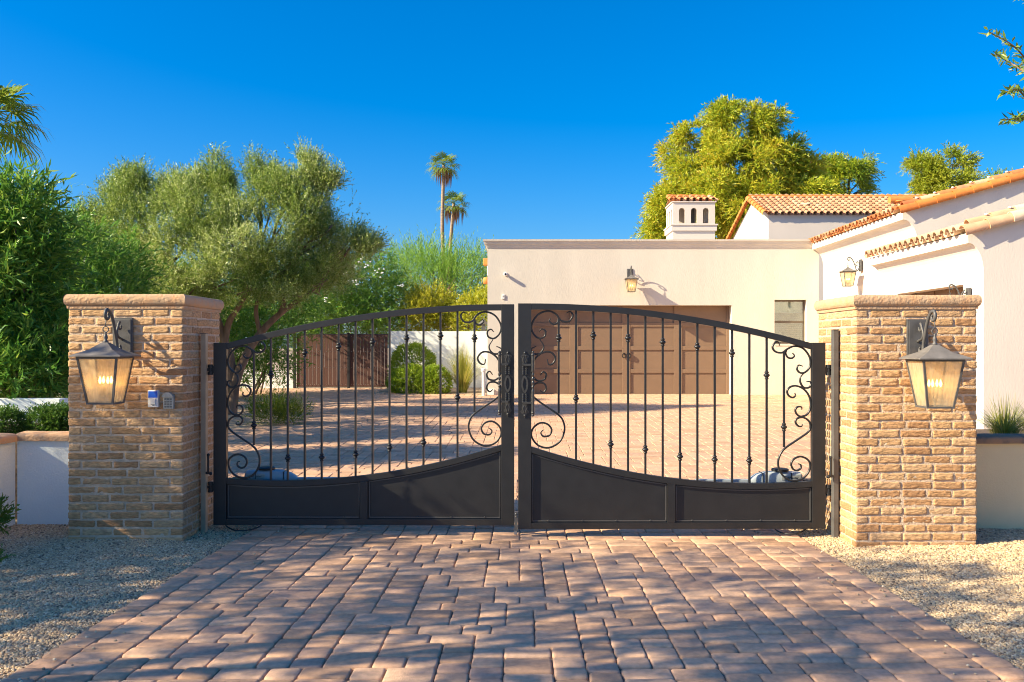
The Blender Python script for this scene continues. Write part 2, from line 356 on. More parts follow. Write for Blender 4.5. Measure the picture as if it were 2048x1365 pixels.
def pebble_mat(name):
    m = bpy.data.materials.new(name); nt = nodes_of(m); N = nt.nodes; L = nt.links
    out = N.new("ShaderNodeOutputMaterial"); p = N.new("ShaderNodeBsdfPrincipled"); oi = N.new("ShaderNodeObjectInfo"); rp = N.new("ShaderNodeValToRGB")
    cols = [(0.11, 0.08, 0.055), (0.42, 0.29, 0.17), (0.58, 0.42, 0.235), (0.66, 0.49, 0.28), (0.40, 0.285, 0.18), (0.76, 0.62, 0.41), (0.52, 0.31, 0.15)]
    el = rp.color_ramp.elements
    while len(el) < len(cols): el.new(0.5)
    for i, c in enumerate(cols): el[i].position = i / (len(cols) - 1); el[i].color = (*c, 1)
    L.new(oi.outputs['Random'], rp.inputs['Fac']); L.new(rp.outputs[0], p.inputs['Base Color']); p.inputs['Roughness'].default_value = 0.9
    L.new(p.outputs[0], out.inputs[0]); return m
M['pebble'] = pebble_mat('pebbles')
def scatter_group():
    ng = bpy.data.node_groups.new("pebble_scatter", 'GeometryNodeTree')
    ng.interface.new_socket("Geometry", in_out='INPUT', socket_type='NodeSocketGeometry')
    ng.interface.new_socket("Geometry", in_out='OUTPUT', socket_type='NodeSocketGeometry')
    N = ng.nodes; L = ng.links
    gi = N.new('NodeGroupInput'); go = N.new('NodeGroupOutput')
    dp = N.new('GeometryNodeDistributePointsOnFaces'); dp.inputs['Density'].default_value = 6000
    ico = N.new('GeometryNodeMeshIcoSphere'); ico.inputs['Radius'].default_value = 1.0; ico.inputs['Subdivisions'].default_value = 1
    sm = N.new('GeometryNodeSetMaterial'); sm.inputs['Material'].default_value = M['pebble']; L.new(ico.outputs[0], sm.inputs[0])
    ip = N.new('GeometryNodeInstanceOnPoints')
    rs = N.new('FunctionNodeRandomValue'); rs.data_type = 'FLOAT_VECTOR'; rs.inputs[0].default_value = (.005, .0045, .0035); rs.inputs[1].default_value = (.0165, .0125, .0095)
    rt = N.new('FunctionNodeRandomValue'); rt.data_type = 'FLOAT_VECTOR'; rt.inputs[0].default_value = (-.7, -.7, 0); rt.inputs[1].default_value = (.7, .7, 6.28); rt.inputs['Seed'].default_value = 5
    L.new(gi.outputs[0], dp.inputs[0]); L.new(dp.outputs[0], ip.inputs['Points']); L.new(sm.outputs[0], ip.inputs['Instance'])
    L.new(rs.outputs[0], ip.inputs['Scale']); L.new(rt.outputs[0], ip.inputs['Rotation'])
    jn = N.new('GeometryNodeJoinGeometry'); L.new(ip.outputs[0], jn.inputs[0]); L.new(gi.outputs[0], jn.inputs[0]); L.new(jn.outputs[0], go.inputs[0])
    return ng
def gravel():
    b = MB()
    def patch(x0, x1, y0, y1, lift):
        nx, ny = 24, 28; vs = []; fs = []
        for j in range(ny + 1):
            for i in range(nx + 1):
                y = y0 + (y1 - y0) * j / ny; q = 2.29 * (1 + .017 * max(0, 7.8 - y)); xa, xb = (x0, -q) if x0 < 0 else (q, x1); x = xa + (xb - xa) * i / nx
                e = min(1, (abs(x) - q) / 0.6); vs.append((x, y, gz(y) - 0.022 + e * lift(x, y) + 0.008 * noise.noise(Vector((x * 3, y * 3, 0)))))
        for j in range(ny):
            for i in range(nx):
                a = j * (nx + 1) + i; fs.append((a, a + 1, a + nx + 2, a + nx + 1))
        b.add(vs, fs)
    lf = lambda x, y: 0.02 + 0.03 * max(0, min(1, (y - 6.4) / 1.3))
    patch(-5.2, -2.29, 3.6, 8.9, lf); patch(2.29, 5.4, 3.6, 8.9, lf)
    o = b.build('gravel', 'soil', fixn=False)
    md = o.modifiers.new("pebbles", 'NODES'); md.node_group = scatter_group()
    tag(o, 'loose tan and grey gravel on both sides of the driveway', 'gravel', kind='stuff')
gravel()

def stray():
    b = MB(); rr = random.Random(12)
    for _ in range(110):
        s_ = rr.choice((-1, 1)); y = rr.uniform(4.2, 8.3); x = s_ * (2.29 * (1 + .017 * max(0, 7.8 - y)) - abs(rr.gauss(0, .28))); q = rr.uniform(.004, .009); b.cur = rr.random()
        b.ball((x, y, .003 + q * .5), q, 6, (1.2, 1, .8))
    tag(b.build('gravel', 'stray_stone', fixn=False), 'stray bits of gravel lying on the paver edges', 'gravel', kind='stuff')
M['stray_stone'] = mat('stray_stone', (0.5, 0.4, 0.28), 0.9, tint=[(0.2, 0.16, 0.12), (0.5, 0.39, 0.25), (0.68, 0.57, 0.4)])
stray()

# ------------------------------------------------------------------ brick pillars
def rounded_brick_template(nx, ny, nz):
    import bmesh
    pts = {}; faces = []
    def vid(i, j, k):
        return pts.setdefault((i, j, k), len(pts))
    for a in range(nx):
        for c in range(nz):
            faces.append((vid(a, 0, c), vid(a + 1, 0, c), vid(a + 1, 0, c + 1), vid(a, 0, c + 1)))
            faces.append((vid(a, ny, c), vid(a, ny, c + 1), vid(a + 1, ny, c + 1), vid(a + 1, ny, c)))
    for b_ in range(ny):
        for c in range(nz):
            faces.append((vid(0, b_, c), vid(0, b_, c + 1), vid(0, b_ + 1, c + 1), vid(0, b_ + 1, c)))
            faces.append((vid(nx, b_, c), vid(nx, b_ + 1, c), vid(nx, b_ + 1, c + 1), vid(nx, b_, c + 1)))
    for a in range(nx):
        for b_ in range(ny):
            faces.append((vid(a, b_, 0), vid(a, b_ + 1, 0), vid(a + 1, b_ + 1, 0), vid(a + 1, b_, 0)))
            faces.append((vid(a, b_, nz), vid(a + 1, b_, nz), vid(a + 1, b_ + 1, nz), vid(a, b_ + 1, nz)))
    arr = np.array(sorted(pts, key=pts.get), dtype=float) / np.array([nx, ny, nz])
    return arr, np.array(faces)
TPL_V, TPL_F = rounded_brick_template(14, 5, 7)
def brick_courses(x0, x1, y0, y1, z0, ncourse, ch, seed):
    rr = random.Random(seed); Vs = []; Fs = []; Ts = []; base = 0; bw = 0.1; gap = 0.011; L = 0.205
    def one(ax, cx0, cx1, side, z):
        nonlocal base
        t = TPL_V.copy() * 2 - 1
        ln = cx1 - cx0; hx, hy, hz = ln / 2, bw / 2, (ch - gap) / 2
        hz *= rr.uniform(0.95, 1.05)
        # redistribute points towards the edges, then round them
        p = np.sign(t) * np.abs(t) ** 0.7 * np.array([hx, hy, hz]); r = 0.010
        inner = np.clip(p, -np.array([hx, hy, hz]) + r, np.array([hx, hy, hz]) - r); d = p - inner
        nrm = np.linalg.norm(d, axis=1, keepdims=True); p = np.where(nrm > 1e-6, inner + d / np.maximum(nrm, 1e-6) * np.minimum(nrm, r), p)
        seedv = Vector((rr.uniform(0, 90), rr.uniform(0, 90), rr.uniform(0, 90)))
        nz = np.array([noise.fractal(Vector((q[0] * 30, q[1] * 30, q[2] * 60)) + seedv, 0.7, 2.2, 3) for q in p])
        dirn = p / np.maximum(np.linalg.norm(p / np.array([hx, hy, hz]), axis=1, keepdims=True), 1e-6)
        n2 = p / np.array([hx, hy, hz]); n2 = n2 ** 3; n2 /= np.maximum(np.linalg.norm(n2, axis=1, keepdims=True), 1e-6)
        p = p + n2 * nz[:, None] * 0.0036
        out = rr.uniform(-0.004, 0.004); tilt = rr.uniform(-0.03, 0.03)
        p[:, 2] += p[:, 0] * tilt; p[:, 0] += (cx0 + cx1) / 2
        if ax == 0: q = np.stack([p[:, 0], (y0 + bw / 2 - out) + p[:, 1] if side == 0 else (y1 - bw / 2 + out) + p[:, 1], p[:, 2] + z], 1)
        else: q = np.stack([(x0 + bw / 2 - out) - p[:, 1] if side == 0 else (x1 - bw / 2 + out) - p[:, 1], p[:, 0], p[:, 2] + z], 1)
        Vs.append(q); Fs.append(TPL_F + base); Ts.append(np.full(len(q), rr.random())); base += len(q)
    for c in range(ncourse):
        z = z0 + (c + 0.5) * ch
        for ax, a0, a1 in ((0, x0, x1), (1, y0, y1)):
            for side in (0, 1):
                long_ax = (c % 2 == 0) == (ax == 0)
                s = a0 if long_ax else a0 + bw + gap; e = a1 if long_ax else a1 - bw - gap
                n = max(2, round((e - s) / L)); first = rr.uniform(0.85, 1.15)
                ws = [rr.uniform(0.88, 1.12) for _ in range(n)]; k = (e - s + gap) / sum(ws); u = s
                for w in ws:
                    one(ax, u, u + w * k - gap, side, z); u += w * k
    return np.concatenate(Vs), np.concatenate(Fs), np.concatenate(Ts)
def pillar(x0, x1, y0, y1, top, captop, label, seed):
    root = thing('brick_pillar', label, 'pillar', ((x0 + x1) / 2, (y0 + y1) / 2, 0), 0, 'pillars beside the driveway gate')
    ox, oy = (x0 + x1) / 2, (y0 + y1) / 2; hx, hy = (x1 - x0) / 2, (y1 - y0) / 2
    b = MB(); b.box(-hx + .0055, hx - .0055, -hy + .0055, hy - .0055, -0.05, top + .004)
    b.build('mortar_core', 'mortar', root)
    n = 28; V, Fq, T = brick_courses(-hx, hx, -hy, hy, -0.02, n, (top + 0.02) / n, seed)
    npmesh('brickwork', V, Fq, T, 'brick', root, smooth=True)
    # bullnose cap: the profile runs round the pillar, mitred at the corners
    t0, t1 = top, captop; h = t1 - t0
    prof = [(-0.03, t0), (0.006, t0), (0.009, t0 + .19 * h)]
    for k in range(13):
        a = R(-88 + 176 * k / 12); prof.append((0.002 + 0.025 * math.cos(a), t0 + .60 * h + 0.40 * h * math.sin(a)))
    prof.append((-0.05, t1))
    b = MB()
    for k, (ex, ey, dx, dy) in enumerate(((0, -1, 1, 0), (1, 0, 0, 1), (0, 1, -1, 0), (-1, 0, 0, -1))):
        vs = []; npz = len(prof)
        for st in range(13):
            s = -1 + 2 * st / 12
            for o, z in prof:
                wob = 0.0022 * noise.noise(Vector((s * 3 + k * 9, z * 10, seed)))
                ox_, oy_ = hx + o + wob, hy + o + wob
                vs.append((ex * ox_ + dx * s * ox_, ey * oy_ + dy * s * oy_, z + wob))
        fs = [(i * npz + j, i * npz + j + 1, (i + 1) * npz + j + 1, (i + 1) * npz + j) for i in range(12) for j in range(npz - 1)]
        b.add(vs, fs)
    b.add([(-hx + .05, -hy + .05, t1), (hx - .05, -hy + .05, t1), (hx - .05, hy - .05, t1), (-hx + .05, hy - .05, t1)], [(0, 1, 2, 3)])
    b.build('stone_cap', M['cantera'], root, smooth=True, angle=50)
    return root
pillar(-3.592, -2.678, 7.35, 8.26, 1.857, 1.972, 'brick pillar carrying the keypad, its lower half in tree shade', 11)
pillar(2.604, 3.542, 7.17, 8.08, 1.845, 1.955, 'fully sunlit brick pillar with a lantern and no keypad', 23)

# ------------------------------------------------------------------ lanterns
def lantern(label):
    root = thing('wall_lantern', label, 'lantern', (0, 0, 0), 0, 'lanterns of one pattern on walls and pillars')
    b = MB(); b.box(-.080, .080, -.018, 0, -.15, .145); b.box(-.068, .068, -.024, -.018, -.138, .133); b.build('back_plate', 'lantern_metal', root, bevel=.003)
    def yz(l): return [Vector((0, y, z)) for y, z in l]
    def spiral(cy, cz, r0, r1, a0, a1, n=16):
        return [(cy + (r0 + (r1 - r0) * i / n) * math.cos(R(a0 + (a1 - a0) * i / n)), cz + (r0 + (r1 - r0) * i / n) * math.sin(R(a0 + (a1 - a0) * i / n))) for i in range(n + 1)]
    b = MB()
    main = spiral(-.075, -.085, .012, .045, 420, 180, 18) + [(-.126, -.04), (-.150, .02), (-.172, .08), (-.205, .14), (-.25, .185)] + spiral(-.285, .155, .045, .014, 105, 420, 22)
    pth = smooth_path(yz(main), 2); n = len(pth)
    b.tube(pth, [.0065 + .0065 * min(1, min(i, n - 1 - i) / (n * .2)) for i in range(n)], 8)
    second = spiral(-.062, .075, .012, .036, 380, 100, 16)[::1] + [(-.108, .06)] + [(-.118, .02), (-.095, -.01), (-.055, -.018), (-.02, -.03)]
    pth = smooth_path(yz(second), 2); n = len(pth); b.tube(pth, [.0095] * n, 8)
    b.tube(yz([(-.045, -.13), (-.02, -.125)]), .006, 6); b.tube(yz([(-.155, .03), (-.12, .02)]), .005, 6)
    b.build('scroll_bracket', 'lantern_metal', root, smooth=True)
    yl = -.315
    b = MB()
    b.tube([(0, yl, .118), (0, yl + .004, .10), (0, yl - .006, .085), (0, yl, .07)], .004, 6)
    b.tube([(.022 * math.cos(R(a)), yl, .047 + .022 * math.sin(R(a))) for a in range(0, 361, 24)], .0042, 6)
    b.lathe([(.003, .03), (.010, .024), (.006, .014), (.013, .0), (.016, -.018), (.010, -.034), (.018, -.042), (.020, -.056)], (0, yl, 0), 14)
    b.build('hanging_ring', 'lantern_metal', root, smooth=True)
    b = MB(); e, z0, z1 = .190, -.16, -.054
    vs = []
    for s, z in ((e, z0), (e, z0 + .008), (e - .03, z0 + .022), (.09, -.108), (.022, z1), (.004, z1 + .004)):
        vs += [(-s, yl - s, z), (s, yl - s, z), (s, yl + s, z), (-s, yl + s, z)]
    fs = [(i * 4 + k, i * 4 + (k + 1) % 4, i * 4 + 4 + (k + 1) % 4, i * 4 + 4 + k) for i in range(5) for k in range(4)] + [(3, 2, 1, 0), (20, 21, 22, 23)]
    b.add(vs, fs); b.build('lantern_roof', 'roof_metal', root)
    t, q, zt, zb = .146, .094, -.168, -.512
    b = MB()
    for sx in (-1, 1):
        for sy in (-1, 1):
            b.sweep([(sx * t, yl + sy * t, zt), (sx * q, yl + sy * q, zb)], [(-.0075, -.0075), (.0075, -.0075), (.0075, .0075), (-.0075, .0075)], (0, 1, 0))
    for s, z, h in ((t + .008, zt - .008, .016), (q + .008, zb - .008, .014)):
        w = .016
        b.box(-s, s, yl - s, yl - s + w, z, z + h); b.box(-s, s, yl + s - w, yl + s, z, z + h)
        b.box(-s, -s + w, yl - s + w, yl + s - w, z, z + h); b.box(s - w, s, yl - s + w, yl + s - w, z, z + h)
    b.box(-q + .008, q - .008, yl - q + .008, yl + q - .008, zb - .006, zb - .002)
    b.build('lantern_frame', 'lantern_metal', root)
    for ang in (0, 90, 180, 270):
        c, s = math.cos(R(ang)), math.sin(R(ang)); b = MB()
        pts = [(-t + .004, -t, zt - .008), (t - .004, -t, zt - .008), (q - .004, -q, zb + .006), (-q + .004, -q, zb + .006)]
        b.add([(x * c - y * s, yl + x * s + y * c, z) for x, y, z in pts], [(0, 1, 2, 3)])
        b.build('glass_pane', 'amber_glass', root)
    b = MB()
    b.tube([(0, yl, zb), (0, yl, zb + .05)], .008, 8); b.ball((0, yl, zb + .055), .018, 8)
    for k in range(4):
        a = R(45 + 90 * k); x, y = .042 * math.cos(a), .042 * math.sin(a)
        b.tube(smooth_path([(0, yl, zb + .05), (x * .6, yl + y * .6, zb + .038), (x, yl + y, zb + .06)], 4), .004, 6)
        b.tube([(x, yl + y, zb + .06), (x, yl + y, zb + .145)], .011, 10)
    b.build('candelabra', 'candle', root, smooth=True)
    for k in range(4):
        a = R(45 + 90 * k); x, y = .042 * math.cos(a), .042 * math.sin(a); b = MB()
        b.lathe([(.004, 0), (.010, .012), (.011, .024), (.006, .042), (.001, .056)], (x, yl + y, zb + .147), 10)
        b.build('light_bulb', 'flame', root, smooth=True)
    return root
lan = lantern('lit lantern on the pillar that carries the keypad'); lan.location = (-3.150, 7.348, 1.64)
dup(lan, (3.073, 7.168, 1.622), 0, 'lit lantern on the pillar without a keypad')
dup(lan, (3.055, 25.7, 3.583), 0, 'small lantern above the wide tan garage door, seen head on')
dup(lan, (8.38, 22.75, 3.565), R(-90), 'lantern seen side on against the bright white wing wall under its tiled eave')
dup(lan, (7.40, 15.25, 2.385), R(-90), 'lantern of which only a curled bracket top shows near the side garage door')
dup(lan, (7.40, 18.62, 2.33), R(-90), 'lantern almost hidden by the pillar cap at the far end of the side garage door')

# ------------------------------------------------------------------ the gate
LW = 2.518; ZS = 7.72 / 1850
def lu(px): return (px - 425) * ZS
def lz(py): return H - (py - CY) * ZS
ru = lambda px: (1652 - px) * 7.565 / 1850
rz_ = lambda py: H - (py - CY) * 7.565 / 1850
def top_y(u):  # top of the arched rail
    px = 425 + u / ZS; t = max(0, (1003 - px)) / 551; return lz(609 + 78 * t * t)
def mid_y(u):
    px = 425 + u / ZS
    return lz(962 - 72 * ((px - 560) / 443) ** 2) if px > 560 else lz(962 - 72 * ((560 - px) / 443) ** 2)
OUT = lambda l: [(ru(1530 + x / 4.265), rz_(660 + y / 4.265)) for x, y in l]
INN = lambda l: [(lu(900 + x / 2.786), lz(590 + y / 2.786)) for x, y in l]
SCROLLS = [
 OUT([(135, 135), (122, 105), (95, 110), (74, 150), (100, 187), (155, 196), (200, 165), (260, 140), (330, 155), (380, 210), (400, 270), (387, 330), (345, 368), (305, 365), (284, 335), (298, 303), (335, 312)]),
 OUT([(200, 168), (188, 200), (205, 236), (240, 243), (262, 222), (245, 198)]),
 OUT([(345, 370), (315, 405), (313, 450), (340, 492), (383, 496), (406, 467), (394, 444), (365, 445)]),
 OUT([(265, 540), (270, 565), (245, 580), (211, 562), (200, 525), (225, 490), (275, 480), (330, 500), (375, 545), (400, 610), (396, 680), (366, 728), (315, 742), (280, 720), (270, 685), (290, 660), (322, 662), (326, 685)]),
 OUT([(330, 808), (323, 826), (295, 824), (272, 795), (280, 765), (315, 750), (360, 760), (394, 795), (397, 845), (370, 884), (290, 940), (185, 1012), (142, 1065), (122, 1130), (133, 1200), (180, 1265), (250, 1294), (330, 1275), (382, 1220), (396, 1150), (367, 1105), (310, 1086), (256, 1108), (234, 1150), (250, 1192), (285, 1205), (316, 1185), (315, 1155), (295, 1148)]),
 INN([(92, 104), (72, 97), (58, 120), (80, 151), (122, 147), (150, 112), (195, 94), (250, 115), (284, 170), (276, 215), (245, 243), (213, 234), (208, 205), (228, 192), (243, 207)]),
 INN([(138, 128), (143, 158), (165, 167), (187, 150), (180, 135)]),
 INN([(240, 247), (217, 290), (238, 326), (275, 327), (286, 302), (258, 287)]),
 INN([(198, 358), (190, 387), (165, 380), (154, 350), (180, 320), (222, 322), (262, 352), (283, 400), (277, 450), (250, 476), (215, 470), (204, 442), (220, 427), (237, 446)]),
 INN([(238, 528), (220, 541), (204, 520), (215, 492), (250, 487), (278, 508), (280, 550), (245, 588), (140, 660), (110, 700), (104, 750), (130, 810), (190, 843), (250, 828), (284, 780), (275, 735), (236, 707), (195, 715), (174, 745), (188, 776), (220, 780), (233, 760), (218, 744)]),
]
KNUCK = [852, 750, 918, 706.5, 916, 694, 910, 685, 896, 677, 886, 672, 796, 677]
def gate_leaf(label, loc, rz, mir):
    root = thing('gate_leaf', label, 'gate', loc, rz, 'leaves of the double driveway gate')
    sx = -1 if mir else 1
    X = lambda u: sx * u
    TB = 0.05
    fr = MB()
    def bx(u0, u1, y0, y1, z0, z1): fr.box(min(X(u0), X(u1)), max(X(u0), X(u1)), y0, y1, z0, z1)
    PW = 0.108; zb = lz(1051.5); zt = lz(686); zc = lz(609)
    bx(0, PW, 0, .052, zb, zt); bx(LW - PW, LW, 0, .052, zb, zc)
    us = [PW + (LW - 2 * PW) * i / 30 for i in range(31)]
    def band(fun, th, y0, y1):
        vs = []; fs = []
        for u in us:
            z = fun(u); vs += [(X(u), y0, z), (X(u), y1, z), (X(u), y1, z - th), (X(u), y0, z - th)]
        for i in range(30):
            for k in range(4): fs.append((i * 4 + k, i * 4 + (k + 1) % 4, i * 4 + 4 + (k + 1) % 4, i * 4 + 4 + k))
        fs += [(0, 1, 2, 3), (120, 121, 122, 123)]
        fr.add(vs, fs)
    band(top_y, .051, .001, .051); band(mid_y, .048, .001, .051)
    bx(PW, LW - PW, .001, .051, zb, lz(1039))
    ud0, ud1 = lu(720), lu(735)
    vs = []; bx(ud0, ud1, .001, .051, lz(1039), mid_y(lu(728)) - .05)
    fr.build('gate_frame', 'iron', root, bevel=.002)
    for u0, u1 in ((PW, ud0), (ud1, LW - PW)):
        p = MB(); n = 16; f_, k_ = [], []
        zl = lz(1039)
        loop = [(u0, zl), (u1, zl)] + [(u1 + (u0 - u1) * i / n, mid_y(u1 + (u0 - u1) * i / n) - .048) for i in range(n + 1)]
        p.slab([(X(u), z) for u, z in loop], [], lambda a, c, d: (a, d, c), .026, .031)
        o = p.build('sheet_panel', 'iron', root)
        e = MB(); ins = .012                                  # the welded bead round each sheet
        l2 = [(u0 + ins, zl + ins), (u1 - ins, zl + ins)] + [(u1 - ins + (u0 - u1 + 2 * ins) * i / n, mid_y(u1 - ins + (u0 - u1 + 2 * ins) * i / n) - .048 - ins) for i in range(n + 1)]
        l2.append(l2[0]); e.sweep([(X(u), .0225, z) for u, z in l2], [(-.0045, -.0045), (.0045, -.0045), (.0045, .0045), (-.0045, .0045)], (0, 1, 0))
        for q in range(4):
            u = u0 + (u1 - u0) * (q + .5) / 4; e.ball((X(u), .018, zl + ins + .004), .007, 6)
        e.build('bead', 'bead', o)
    bars = [lu(505 + 34.13 * i) for i in range(14)]
    for i, u in enumerate(bars):
        b = MB(); za = mid_y(u) - .01; zz = top_y(u) - .04
        if i == 0: za = lz(808) if True else za; zz = lz(680) - .01
        if i == 13: za = lz(825); zz = lz(625)
        if i == 0: za = rz_(660 + 1005 / 4.265); zz = rz_(660 + 190 / 4.265)
        if i == 13: za = lz(590 + 655 / 2.786); zz = lz(590 + 140 / 2.786)
        w = .0085
        b.box(X(u) - w, X(u) + w, .018, .018 + 2 * w, za, zz)
        if i not in (0, 13): b.box(X(u) - w - .003, X(u) + w + .003, .015, .018 + 2 * w + .003, zz - .012, zz - .0)
        pk = b.build('picket', 'iron', root, bevel=.0015)
        k = MB(); zk = lz(KNUCK[i]); c = (X(u), .018 + w, zk)
        k.lathe([(.011, -.034), (.016, -.030), (.016, -.022), (.012, -.018), (.018, -.012), (.026, -.004), (.027, .002), (.021, .009), (.013, .015), (.018, .020), (.018, .027), (.011, .033)], c, 14)
        k.build('collar', 'iron', pk, smooth=True, angle=55)
    for sc_ in SCROLLS:
        b = MB(); pth = smooth_path([(X(u), .027, z) for u, z in sc_], 5); n = len(pth)
        rad = [1.0 - 0.5 * max(0, 1 - min(i, n - 1 - i) / 10) for i in range(n)]
        b.sweep(pth, [(-.0045, -.009), (.0045, -.009), (.0075, -.006), (.0075, .006), (.0045, .009), (-.0045, .009), (-.0075, .006), (-.0075, -.006)], (0, 1, 0), rad)
        b.build('scroll', 'iron', root, smooth=True, angle=40)
    # ornate handle plate and long twisted pull
    uc = LW - .054; zc0, zc1 = lz(835), lz(700); zm = (zc0 + zc1) / 2; hh = (zc1 - zc0) / 2
    b = MB()
    def lens(r0w, r0h, d0, d1):
        n = 24; o = [(X(uc) + r0w * math.sin(2 * math.pi * i / n), zm + r0h * (abs(math.cos(2 * math.pi * i / n)) ** 1.3) * (1 if math.cos(2 * math.pi * i / n) > 0 else -1)) for i in range(n)]
        return o
    b.slab(lens(.029, .072, 0, 0), [lens(.014, .05, 0, 0)], lambda a, c, d: (a, d, c), -.010, .001)
    for s in (-1, 1):
        for k in range(5):
            for t in (-1, 1): b.ball((X(uc) + t * .0135, -.003, zm + s * (.083 + k * .0155)), .0095, 8, (1, .8, .9))
        zz = zm + s * .17
        b.box(X(uc) - .02, X(uc) + .02, -.006, .001, zz - .012, zz + .012)
        out = [(-.014, 0), (-.026, .02), (-.022, .04), (-.034, .052), (-.030, .066), (-.016, .072), (-.010, .090), (0, .106), (.010, .090), (.016, .072), (.030, .066), (.034, .052), (.022, .04), (.026, .02), (.014, 0)]
        loop = [(X(uc) + x, zz + s * z) for x, z in out]
        b.slab(loop, [], lambda a, c, d: (a, d, c), -.007, .001)
        for t in (-1, 1):
            b.tube(smooth_path([(X(uc) + t * .006, -.009, zz + s * .005), (X(uc) + t * .014, -.011, zz + s * .03), (X(uc) + t * .006, -.012, zz + s * .06), (X(uc) + t * .02, -.010, zz + s * .06)], 4), .0045, 6)
        b.ball((X(uc), -.008, zz + s * .085), .010, 8)
    b.build('handle_plate', 'handle_iron', root, smooth=True, angle=40)
    b = MB(); ub = LW - .120; y0 = -.055; za, zz = lz(820), lz(712); n = 40
    pts = [(X(ub), y0, za + (zz - za) * i / n) for i in range(n + 1)]
    rad = [.0125 if not (.35 < i / n < .72) else .0105 + .003 * math.sin(i * 2.2) for i in range(n + 1)]
    b.tube(pts, rad, 10)
    for z, s in ((za, -1), (zz, 1)):
        b.ball((X(ub), y0, z + s * .010), .0155, 10); b.ball((X(ub), y0, z + s * .030), .012, 10)
    for z in (lz(803), lz(729)):
        b.box(min(X(ub), X(uc)) - .004, max(X(ub), X(uc)) + .004, y0 - .006, y0 + .010, z - .008, z + .008); b.box(X(uc) - .012, X(uc) + .012, y0 + .010, 0.001, z - .007, z + .007)
    b.build('pull_handle', 'handle_iron', root, smooth=True, angle=40)
    for z in (lz(740), lz(976)):
        b = MB(); b.lathe([(.014, -.045), (.022, -.043), (.022, -.018), (.016, -.014), (.016, .014), (.022, .018), (.022, .043), (.014, .045)], (X(-.03), .02, z), 12)
        b.box(min(X(-.03), X(.0)), max(X(-.03), X(.0)), .008, .032, z - .03, z + .03)
        b.box(min(X(-.075), X(-.03)), max(X(-.075), X(-.03)), .012, .028, z - .012, z + .012)
        b.box(min(X(-.085), X(-.07)), max(X(-.085), X(-.07)), .0, .04, z - .035, z + .035)
        b.build('hinge', 'iron', root, smooth=True, angle=40)
    return root
Lx = (425 - CX) / F * 7.72; Rx = (1652 - CX) / F * 7.565
gl = gate_leaf('iron gate leaf crossed by a diagonal pillar shadow, hinged beside the keypad pillar', (Lx, 7.74, 0), R(-.6), False)
gr = gate_leaf('brighter sunlit iron gate leaf, hinged beside the pillar without a keypad', (Rx, 7.575, 0), R(.3), True)
b = MB(); x0 = (1028 - CX) / F * 7.66; 
b.box(x0 + .004, x0 + .030, 7.64, 7.672, .03, .19); b.build('catch_channel', 'post_metal', None).name = 'drop_bolt'
db = bpy.data.objects['drop_bolt']; tag(db, 'small steel drop bolt standing in the gap between the gate leaves', 'bolt')
b = MB()
for z in (.155, .175): b.ball((x0 + .017, 7.636, z), .0055, 8)
b.build('screw', 'steel', db)
b = MB(); b.box(x0 + .002, x0 + .024, 7.634, 7.676, .004, .034); b.build('foot', 'steel', db)

def hinge_post(x, y, ztop, label, m='post_metal'):
    root = thing('hinge_post', label, 'post', (x, y, 0), 0, 'steel posts the gate leaves hang on')
    b = MB(); b.box(-.021, .021, -.03, .03, -.05, ztop); b.build('post', m, root, bevel=.003)
    b = MB(); b.box(-.023, .023, -.032, .032, ztop, ztop + .006); b.build('cap_plate', 'post_metal', root)
    return root
hp1 = hinge_post(-2.642, 7.74, 1.66, 'tall steel post against the keypad pillar, holding the shaded gate leaf', 'tan_metal')
hp2 = hinge_post(2.570, 7.55, 1.69, 'tall steel post against the pillar without a keypad, holding the sunlit gate leaf')
for hp, s in ((hp1, 1), (hp2, -1)):
    b = MB(); z = .53
    b.tube([(s * .05, -.05, z - .02), (s * .05, -.05, z + .12)], .009, 8); b.ball((s * .05, -.05, z + .125), .014, 8)
    b.box(min(s * .03, s * .06), max(s * .03, s * .06), -.056, -.03, z - .035, z - .015); b.ball((s * .07, -.05, z - .03), .015, 8)
    b.build('spring_latch', 'iron', hp, smooth=True, angle=40)

